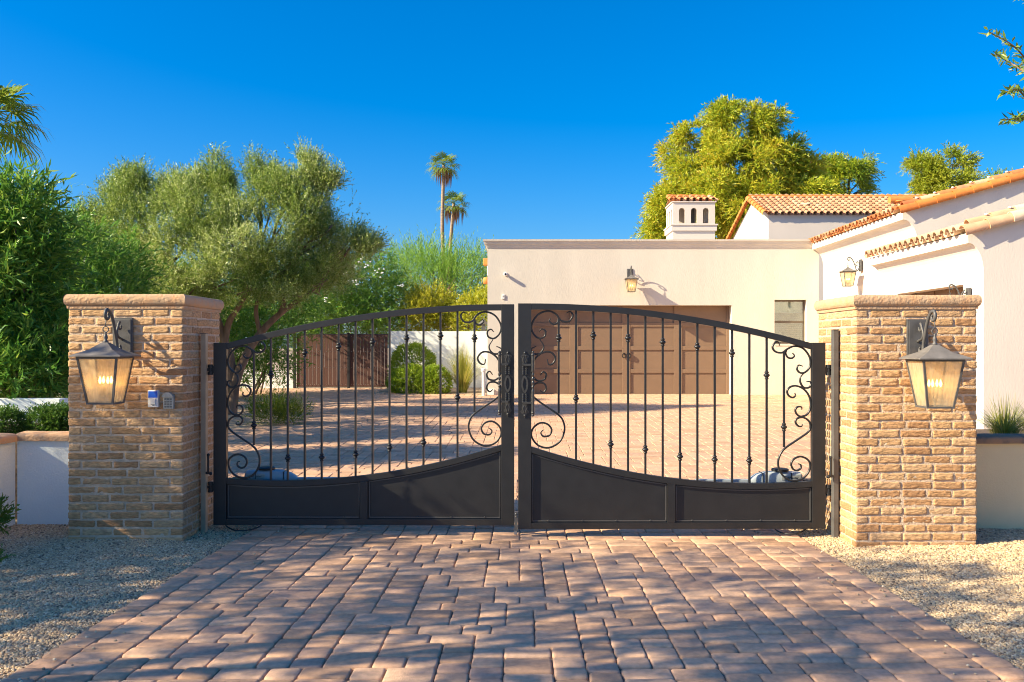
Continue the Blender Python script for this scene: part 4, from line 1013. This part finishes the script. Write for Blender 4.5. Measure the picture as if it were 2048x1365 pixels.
def clump(blobs, k, size, core=.82, stretch=1.0, seed=1):
    rr = random.Random(seed); out = []
    for c, r_, w in blobs:
        out.append((c, tuple(core * q for q in r_), w * .45))
        for _ in range(k):
            d = Vector((rr.gauss(0, 1), rr.gauss(0, 1) - .25, rr.gauss(.25, 1))).normalized(); f = size * rr.uniform(.6, 1.3)
            out.append((tuple(Vector(c) + Vector((d.x * r_[0], d.y * r_[1], d.z * r_[2])) * .85), (r_[0] * f, r_[1] * f, r_[2] * f * stretch), w * .75 / k * (f / size)))
    return out
# olive tree behind the gate
r = thing('olive_tree', 'broad grey green olive tree with leaning trunks behind the keypad pillar', 'tree', tuple(P(462, 0, 19).xy) + (gz(19),))
D = 19.0
OB = [blob(250, 470, D, 95, 90), blob(262, 400, D, 42, 42), blob(340, 470, 18.4, 110, 90), blob(425, 440, D, 85, 65), blob(440, 385, D, 40, 36), blob(460, 510, 18, 120, 85), blob(560, 470, D, 110, 90), blob(600, 380, D, 48, 40), blob(645, 385, D, 28, 24), blob(520, 385, D, 36, 38), blob(640, 505, 19.6, 85, 75), blob(700, 495, D, 55, 36), blob(665, 450, D, 45, 38), blob(330, 555, 18.5, 115, 50), blob(540, 560, 19, 115, 48), blob(640, 565, 19.5, 75, 42), blob(205, 520, D, 65, 70), blob(350, 415, D, 30, 28), blob(430, 575, 18.2, 80, 38), blob(250, 575, 18.6, 70, 40), blob(475, 590, 17.8, 62, 34), blob(575, 590, 18.3, 75, 32), blob(370, 600, 18, 70, 36), blob(655, 560, 18.6, 60, 34)]
loc = Vector(r.location)
SPRIG = [blob(x, y, D, rx, ry, w=.13) for x, y, rx, ry in ((250, 377, 16, 34), (278, 372, 14, 34), (365, 387, 18, 30), (432, 357, 20, 45), (395, 377, 14, 30), (510, 357, 16, 42), (560, 357, 16, 40), (606, 344, 18, 38), (632, 350, 16, 36), (660, 367, 22, 14), (735, 494, 26, 14), (700, 467, 20, 24), (178, 447, 22, 30), (165, 482, 24, 26), (330, 397, 18, 34), (470, 377, 18, 40))]
OBl = [(tuple(Vector(c) - loc), q, w) for c, q, w in OB]; OBl2 = clump(OBl, 7, .34, .80, 1.3, 4) + [(tuple(Vector(c) - loc), q, w) for c, q, w in SPRIG]
crown_mesh('crown', r, 'olive_leaf', OBl2, 36000, 12, .056, .0155, .30, up=.75, out=.55, rnd=.65, gap=.33, gs=1.5, tintb=.5, tints=.26, shell=.25, spread=1.0)
pl = lambda px, py, d=D: P(px, py, d) - loc
bz = Vector((0, 0, -.05))
forks = [([bz, pl(470, 770), pl(488, 720), pl(520, 668), pl(560, 628), pl(612, 592)], .12, .045), ([bz + Vector((-.06, .1, 0)), pl(462, 730), pl(448, 680), pl(436, 640), pl(415, 590)], .11, .05),
         ([pl(448, 690), pl(458, 645), pl(480, 610), pl(500, 575)], .08, .04), ([pl(520, 668), pl(512, 622), pl(520, 580), pl(522, 520)], .05, .03), ([pl(560, 630), pl(570, 595), pl(575, 540)], .06, .03),
         ([pl(415, 590), pl(385, 560), pl(340, 530)], .06, .035)]
trunk_mesh(r, bz, forks, OBl, .15, sub=3)

def bush(name, label, cat, m, blobs, n, per, leaf, width, twig, group=None, stem=True, **kw):
    c0 = Vector(blobs[0][0]); base = Vector((c0.x, c0.y, gz(c0.y)))
    r = thing(name, label, cat, base, 0, group); bl = [(tuple(Vector(c) - base), q, w) for c, q, w in blobs]
    crown_mesh('foliage', r, m, bl, n, per, leaf, width, twig, **kw)
    if stem:
        b = MB()
        for c, q, w in bl:
            for _ in range(2):
                s = Vector((random.uniform(-.1, .1) + c[0] * .5, random.uniform(-.1, .1) + c[1] * .5, 0)); e = Vector(c) + Vector((random.uniform(-.4, .4) * q[0], random.uniform(-.4, .4) * q[1], random.uniform(0, .5) * q[2]))
                limb(b, s, e, .03 * min(1, max(q) + .2), .008)
        b.build('stem', 'bark', r, smooth=True, fixn=False)
    return r
OK = dict(up=.35, out=.6, rnd=.8, droop=.25, tintb=.60, tints=.22, spread=.95)
bush('oleander', 'tall dark green oleander hanging over the white garden wall at the photo edge', 'shrub', 'oleander_leaf',
     [blob(20, 690, 11.2, 110, 95), blob(-30, 560, 11.2, 120, 110), blob(55, 540, 11.5, 62, 110), blob(30, 445, 11.4, 72, 95), blob(-70, 450, 11.6, 120, 90), blob(60, 690, 11.6, 62, 100), blob(25, 745, 10.8, 95, 55), blob(85, 735, 11.0, 40, 60), blob(-140, 620, 11.5, 100, 150)], 3600, 11, .145, .024, .42, shell=.3, **OK)
bush('oleander', 'looser oleander with a few white flowers seen between the dark oleander and the olive tree', 'shrub', 'oleander_leaf',
     [blob(150, 520, 14, 55, 80), blob(190, 620, 14, 80, 80), blob(120, 640, 13.5, 50, 90), blob(240, 560, 15, 60, 70)], 1500, 10, .14, .022, .45, shell=.25, gap=.2, **OK)
bush('oleander_hedge', 'long oleander hedge behind the olive trunks, left of the brown gate', 'hedge', 'oleander_leaf',
     [blob(470, 690, 25, 70, 85), blob(540, 680, 26, 70, 85, 1.0), blob(400, 670, 24, 80, 110), blob(560, 590, 27, 90, 80), blob(450, 590, 26, 80, 90), blob(330, 640, 23, 90, 120)], 4200, 10, .16, .028, .45, shell=.4, **OK)
bush('oleander_hedge', 'tall oleander hedge with white blooms rising over the brown yard gate', 'hedge', 'oleander_leaf',
     [blob(680, 585, 31, 75, 85), blob(740, 570, 31.5, 65, 75), blob(620, 600, 30.6, 70, 80), blob(780, 610, 32, 55, 65), blob(690, 640, 30.5, 110, 40, .8)], 3600, 10, .16, .028, .5, shell=.4, **{**OK, 'tintb': .78})
# white blooms
def blooms(label, spots):
    b = MB()
    for px, py, d in spots:
        c = P(px, py, d)
        for k in range(7): b.ball(c + Vector((random.gauss(0, .07), random.gauss(0, .05), random.gauss(0, .06))), .035, 6, (1, 1, .6))
    return b
hd = [o for o in bpy.data.objects if o.name.startswith('oleander_hedge')][-1]
b = blooms('', [(722, 520, 29.4), (735, 532, 29.4), (700, 560, 29.3), (690, 548, 29.3), (760, 545, 29.8), (712, 566, 29.2), (650, 600, 29.2), (800, 570, 30.5), (706, 530, 29.3)])
b.v = [tuple(Vector(p) - hd.location) for p in b.v]; b.build('blossom', 'flower', hd, smooth=True)
bush('yellow_shrub', 'yellow green shrub above the pale yard wall', 'shrub', 'yellow_leaf',
     [blob(860, 620, 31.5, 48, 42), blob(830, 640, 31, 35, 30), blob(905, 640, 31.5, 40, 35)], 1500, 9, .12, .03, .35, shell=.3, up=.6, tintb=.55)
bush('yellow_shrub', 'small yellow green shrub between the pale wall and the garage corner', 'shrub', 'yellow_leaf',
     [blob(950, 635, 30.5, 38, 38), blob(965, 610, 31, 20, 25)], 700, 9, .12, .03, .35, shell=.3, up=.6, tintb=.4)

# feathery tree
r = thing('feathery_tree', 'bright green feathery desert tree in front of the two tall palms', 'tree', tuple(P(885, 0, 36).xy) + (gz(36),)); loc = Vector(r.location)
PB = [blob(840, 560, 36, 70, 45), blob(930, 560, 36.5, 48, 48), blob(865, 540, 37, 50, 38), blob(805, 550, 36.5, 36, 32), blob(900, 570, 35.5, 75, 45), blob(958, 555, 36, 24, 40)]
PBl = [(tuple(Vector(c) - loc), q, w) for c, q, w in PB]
crown_mesh('crown', r, 'palo_leaf', PBl, 3000, 12, .17, .020, .9, up=.7, out=.8, rnd=.45, gap=.30, gs=.9, tintb=.5, tints=.2, shell=.2, spread=.5)
trunk_mesh(r, (0, 0, 0), [([(0, 0, -.05), (.1, 0, 1.2), (-.2, 0, 2.2)], .16, .08), ([(.05, 0, .8), (.5, .1, 2.0)], .12, .07)], PBl, .15)

# fan palms
def fan(b, org, dirv, R_, n=22, droop=.35, wide=200):
    d = Vector(dirv).normalized(); x = d.cross(Vector((0, 0, 1)))
    if x.length < .1: x = Vector((1, 0, 0))
    x.normalize(); nrm = x.cross(d).normalized(); org = Vector(org)
    pet = R_ * .75; b.cur = .3
    mid = org + d * pet * .5 + nrm * pet * .06; tip = org + d * pet - Vector((0, 0, 1)) * pet * .12
    b.tube([org, mid, tip], [R_ * .02, R_ * .016, R_ * .012], 5)
    for k in range(n):
        a = R(-wide / 2 + wide * k / (n - 1)); v = (d * math.cos(a) + x * math.sin(a) + nrm * random.uniform(-.1, .1)).normalized()
        L = R_ * random.uniform(.8, 1.05) * (1 - .25 * abs(a) / 2); sd = v.cross(nrm).normalized() * (R_ * .034)
        p1 = tip + v * L * .5; p2 = tip + v * L * .8 - Vector((0, 0, L * droop * .25)); p3 = tip + v * L - Vector((0, 0, L * droop * .8))
        b.cur = min(1, max(0, random.gauss(.5, .25)))
        b.add([tip, p1 + sd, p1 - sd, p2 + sd * .7, p2 - sd * .7, p3], [(0, 1, 2), (1, 3, 4, 2), (3, 5, 4)])
def palm(label, base, topz, lean, R_, nf, r0, name='fan_palm', group=None, dry=True):
    r = thing(name, label, 'palm tree', base, 0, group); h = topz - base[2]; b = MB()
    pts = [(lean * (i / 12) ** 1.6 + .12 * math.sin(i * .6), 0, h * i / 12 - .1) for i in range(13)]
    b.tube(pts, [r0 * (1.25 - .45 * i / 12) for i in range(13)], 10); b.build('trunk', 'palm_bark', r, smooth=True, fixn=False)
    top = Vector(pts[-1]); b = MB()
    for k in range(nf):
        a = 2.4 * k; e = -0.55 + 1.75 * (k / nf); d = (math.cos(a) * math.cos(e), math.sin(a) * math.cos(e), math.sin(e)); fan(b, top, d, R_, droop=.7 - .4 * k / nf)
    b.build('fronds', 'palm_leaf', r, fixn=False)
    if dry:
        b = MB()
        for k in range(9):
            a = 2.4 * k + .5; o = Vector((math.cos(a), math.sin(a), 0)) * R_ * random.uniform(.25, .85)
            for q in range(10):
                p = top + o + Vector((random.gauss(0, .06), random.gauss(0, .06), -R_ * .2)) * 1.0; L = R_ * random.uniform(.7, 1.9)
                sd = Vector((.02 * R_ + .012, .02, 0)); b.cur = random.random()
                b.add([p, p + sd - Vector((0, 0, L * .5)), p - Vector((0, 0, L)), p - sd - Vector((0, 0, L * .5))], [(0, 1, 2, 3)])
        b.build('dry_fronds', 'dry_frond', r, fixn=False)
    return r
c = P(891, 500, 70); t = P(885, 328, 70); palm('taller of two distant fan palms, with a straight bare trunk', (c.x, 70, gz(45)), t.z, t.x - c.x, .90, 18, .15, group='distant palms above the feathery tree')
c = P(901, 500, 72); t = P(905, 405, 72); palm('shorter of two distant fan palms, beside the taller trunk', (c.x, 72, gz(45)), t.z, t.x - c.x, .90, 18, .15, group='distant palms above the feathery tree')
c = P(-36, 500, 20); t = P(-34, 228, 20); palm('big fan palm whose fronds reach in at the photo edge above the dark oleander', (c.x, 20, gz(20)), t.z, .0, .80, 26, .2, dry=False)

# trees behind the house
def far_tree(name, label, px, D, blobs, n, per, leaf, width, m='euc_leaf', **kw):
    c = P(px, 0, D); r = thing(name, label, 'tree', (c.x, D, gz(45))); loc = Vector(r.location)
    bl = [(tuple(Vector(q[0]) - loc), q[1], q[2]) for q in blobs]
    crown_mesh('crown', r, m, clump(bl, 8, .30, .76, .9, 9), n, per, leaf, width, .7, **kw)
    h = min(b_[0][2] for b_ in bl) - .5
    trunk_mesh(r, (0, 0, 0), [([(0, 0, -.05), (.2, 0, h * .5), (0, 0, h)], .35, .14)], bl, .3, sub=3); return r
EK = dict(up=.15, out=.8, rnd=.6, droop=.35, gap=.40, gs=.7, tintb=.5, tints=.22, shell=.45, spread=.8)
D = 50
far_tree('leafy_tree', 'tallest yellow green tree, rising behind the chimney', 1460, D, [blob(1480, 260, D, 62, 55), blob(1395, 300, D, 62, 45), blob(1380, 345, D, 55, 30), blob(1460, 330, 49, 75, 50), blob(1550, 330, D, 65, 50), blob(1430, 400, 49, 95, 60), blob(1350, 430, D, 55, 55), blob(1570, 395, 49, 80, 42), blob(1610, 400, 49.5, 50, 35), blob(1600, 350, 50, 40, 35), blob(1500, 420, 48.5, 110, 55), blob(1530, 250, D, 30, 35), blob(1330, 465, D, 40, 25)], 24000, 12, .22, .05, **EK)
far_tree('leafy_tree', 'feathery darker green tree behind the tiled roof ridge, next to the tallest tree', 1690, 56, [blob(1690, 360, 56, 50, 42), blob(1655, 350, 56, 25, 28), blob(1710, 345, 56, 30, 28), blob(1640, 385, 56, 35, 22), blob(1720, 385, 56, 22, 15)], 3200, 11, .22, .045, m='euc_leaf', **{**EK, 'tintb': .2})
far_tree('leafy_tree', 'small round crowned tree standing alone over the orange rake tiles', 1880, 62, [blob(1850, 345, 62, 32, 32), blob(1905, 335, 62, 35, 28), blob(1880, 372, 62, 52, 22), blob(1835, 378, 62, 18, 8)], 2600, 11, .24, .055, m='bush_leaf', **{**EK, 'droop': .1, 'gap': .40, 'tintb': .85})
far_tree('leafy_tree', 'low sliver of a green tree just showing over the rake tiles at the far right', 1995, 66, [blob(1995, 362, 66, 28, 14), blob(2040, 370, 66, 30, 14)], 300, 10, .24, .05, m='bush_leaf', **{**EK, 'droop': .1})

# olive spray reaching in at the upper edge
def spray():
    r = thing('olive_tree', 'olive tree close at hand whose sprays reach in at the upper right edge', 'tree', (4.6, 4.4, 0)); loc = Vector(r.location); b = MB(); V = []; T = []
    D = 4.9
    paths = [[(2150, 190), (2080, 150), (2030, 95), (1978, 64)], [(2150, 210), (2060, 150), (2010, 120), (1990, 108)], [(2150, 250), (2060, 200), (2035, 180), (2010, 185)], [(2150, 260), (2070, 235), (2040, 236), (2010, 240)], [(2120, 40), (2070, 5), (2035, -10)], [(2150, 150), (2080, 120), (2040, 130)]]
    for pa in paths:
        pts = smooth_path([P(x, y, D + random.uniform(-.2, .2)) - loc for x, y in pa], 8); n = len(pts); b.tube(pts, [.008 - .006 * i / n for i in range(n)], 6)
        for i in range(n // 4, n):
            t = (pts[min(i + 1, n - 1)] - pts[max(i - 1, 0)]).normalized()
            for _ in range(4):
                d = np.array(t) * .7 + rng.normal(size=3) * .5; V.append((np.array(pts[i]) + rng.normal(size=3) * .006, d / np.linalg.norm(d)))
    for i in range(9):                                     # the rest of the crown, outside the frame
        pass
    base = np.array([v[0] for v in V]); dr = np.array([v[1] for v in V])
    vv, q = leaves(base, dr, rng.uniform(.035, .06, len(base)), rng.uniform(.010, .015, len(base)))
    npmesh('sprays', vv, q, np.repeat(np.clip(rng.normal(.4, .25, len(base)), 0, 1), 4), 'olive_leaf', r)
    b.tube(smooth_path([(0, 0, -.05), (.05, 0, 1.2), (-.15, .1, 2.4), P(2150, 210, D) - loc], 5), [.10 - .08 * i / 15 for i in range(16)], 8)
    b.tube([P(2150, 260, D) - loc, P(2150, 210, D) - loc, P(2150, 150, D) - loc], .01, 6); b.tube([P(2150, 150, D) - loc, P(2120, 40, D) - loc], .008, 6)
    b.build('trunk', 'bark', r, smooth=True, fixn=False)
spray()

# clipped bushes, boxwoods, grasses
BK = dict(up=.15, out=1.0, rnd=.5, tintb=.5, tints=.2, spread=.9)
bush('boxwood', 'round boxwood on the planter at the photo edge', 'shrub', 'box_leaf', [blob(6, 852, 8.9, 36, 27)], 1500, 7, .022, .013, .07, shell=.75, group='boxwoods on the planter', **BK)
bush('boxwood', 'wide boxwood on the planter against the keypad pillar', 'shrub', 'box_leaf', [blob(90, 850, 9.0, 30, 30), blob(122, 850, 9.0, 30, 32)], 2200, 7, .022, .013, .07, shell=.75, group='boxwoods on the planter', **BK)
bush('clipped_bush', 'tall clipped bush against the pale yard wall', 'shrub', 'bush_leaf', [blob(826, 735, 27.8, 44, 44, .6)], 3600, 7, .038, .026, .09, shell=.86, **BK)
bush('clipped_bush', 'lower wide clipped bush in front of the taller clipped one', 'shrub', 'bush_leaf', [blob(828, 764, 26.6, 50, 30, .55), blob(868, 764, 26.4, 32, 30, .45)], 4200, 7, .038, .026, .09, shell=.86, **BK)
def tuft(name, label, c, rad, h, n, w, m='grass_leaf', cat='grass tuft', fl=.55, parts=True):
    r = thing(name, label, cat, c); a = rng.uniform(0, 2 * math.pi, n); q = np.abs(rng.normal(0, 1, n)); ln = h * rng.uniform(.6, 1.15, n)
    o = np.stack([np.cos(a), np.sin(a), np.zeros(n)], 1); base = o * (rad * .25 * rng.random(n))[:, None]; le = np.clip(fl * q, .05, 1.3)
    segs = 4; V = []; sd = np.stack([-np.sin(a), np.cos(a), np.zeros(n)], 1) * w * .5
    for k in range(segs + 1):
        t = k / segs; p = base + o * (ln * le * (t ** 1.5) * .8)[:, None]; p[:, 2] += ln * (t - .42 * le * t * t); ww = (1 - t) ** .7 + .02
        V.append(p - sd * ww); V.append(p + sd * ww)
    V = np.stack(V, 1); n2 = 2 * (segs + 1); Vf = V.reshape(-1, 3); Q = []
    ids = np.arange(n)[:, None] * n2
    Q = np.concatenate([np.concatenate([ids + 2 * k, ids + 2 * k + 1, ids + 2 * k + 3, ids + 2 * k + 2], 1) for k in range(segs)])
    npmesh('blades', Vf, Q, np.repeat(np.clip(rng.normal(.5, .28, n), 0, 1), n2), m, r); return r
c = P(925, 785, 26.6); tuft('ornamental_grass', 'big fountain of ornamental grass between the clipped bushes and the garage corner', (c.x, 26.6, gz(26.6)), .5, 1.35, 900, .014)
c = P(2010, 868, 8.7); tuft('ornamental_grass', 'yellow green grass tuft on the planter behind the dark coping', (c.x, 8.7, .68), .45, .46, 420, .007, fl=1.25)
c = P(2075, 868, 8.9); tuft('ornamental_grass', 'second grass tuft on the planter, cut by the right photo edge', (c.x, 8.9, .68), .45, .44, 420, .007, fl=1.25)
bush('low_shrub', 'low feathery shrub on the gravel island seen through the shaded gate leaf', 'shrub', 'hedge_leaf', [blob(540, 828, 17.2, 34, 22), blob(580, 832, 17.2, 26, 18)], 900, 8, .05, .012, .28, shell=.2, up=.9, out=.8, rnd=.5, tintb=.3, tints=.25, spread=.5, stem=False)
bush('small_plant', 'small leafy plant at the foot of the low wall at the photo edge', 'plant', 'box_leaf', [blob(-6, 1035, 6.9, 14, 22)], 60, 7, .05, .016, .09, shell=.2, up=.6, tintb=.8, stem=False)
bush('small_plant', 'tiny leafy sprig on the gravel at the left photo edge', 'plant', 'box_leaf', [blob(-2, 1118, 6.3, 10, 9)], 30, 7, .03, .012, .05, shell=.2, up=.6, tintb=.8, stem=False)
# island of gravel under the shrub and soil strip by the yard wall
b = MB(); n = 40; vs = [(-6.6, 18.6, gz(18.6) + .05)]
for i in range(n):
    a = 2 * math.pi * i / n; x, y = -6.6 + 2.5 * math.cos(a), 18.6 + 3.7 * math.sin(a); vs.append((x, y, gz(y) - .006))
b.add(vs, [(0, 1 + i, 1 + (i + 1) % n) for i in range(n)]); tag(b.build('island_ground', 'soil', fixn=False), kind='structure')
b = MB(); vs = [(-4.1, 27.1, gz(27.1) + .006), (-.8, 25.6, gz(25.6) + .006), (-.8, 28.9, gz(28.9) + .02), (-4.1, 28.9, gz(28.9) + .02)]; b.add(vs, [(0, 1, 2, 3)]); tag(b.build('border_ground', 'soil', fixn=False), kind='structure')

# trees beside the viewer, outside the frame: they cast the dappled shade on the drive
def shade_tree(label, x, y, blobs, n, gap, leaf=.075, width=.022, gs=.8):
    r = thing('shade_tree', label, 'tree', (x, y, 0), 0, 'trees outside the frame that shade the drive')
    bl = [((c[0] - x, c[1] - y, c[2]), q, w) for c, q, w in blobs]
    crown_mesh('crown', r, 'olive_leaf', bl, n, 9, leaf, width, .2, up=.3, out=.5, rnd=.9, gap=gap, gs=gs, shell=.2)
    trunk_mesh(r, (0, 0, 0), [([(0, 0, -.05), (.1, .1, 1.3), (0, 0, 2.4)], .18, .08)], bl, .15, sub=4)
shade_tree('olive tree left of the viewer shading the drive', -8.0, 2.6, [((-8.6, 4.2, 4.2), (2.2, 1.4, 1.0), 3), ((-6.6, 3.2, 4.6), (1.8, 1.6, 1.0), 3), ((-8.0, 1.8, 4.4), (2.2, 1.6, 1.2), 3), ((-10.2, 3.4, 4.4), (1.6, 1.8, 1.1), 3), ((-6.2, 1.4, 4.8), (1.4, 1.3, .9), 2), ((-9.6, 5.3, 3.5), (2.2, 1.1, 1.0), 6), ((-11.2, 4.2, 4.0), (1.9, 2.0, 1.0), 6), ((-6.3, 2.7, 5.2), (1.0, 1.2, .7), 1.0)], 20000, .50, gs=3.2)
for k, (y, lb) in enumerate(((14.5, 'nearer of the oleanders continuing the hedge outside the frame'), (18.0, 'middle of the oleanders continuing the hedge outside the frame'), (21.5, 'farther of the oleanders continuing the hedge outside the frame'))):
    bush('oleander', lb, 'shrub', 'oleander_leaf', [((-9.6 - k * .9, y, 2.2), (1.6, 2.2, 1.9), 1), ((-9.6 - k * .9, y + .4, 3.4), (1.3, 1.9, 1.3), .6)], 1300, 9, .18, .04, .5, shell=.5, **OK)
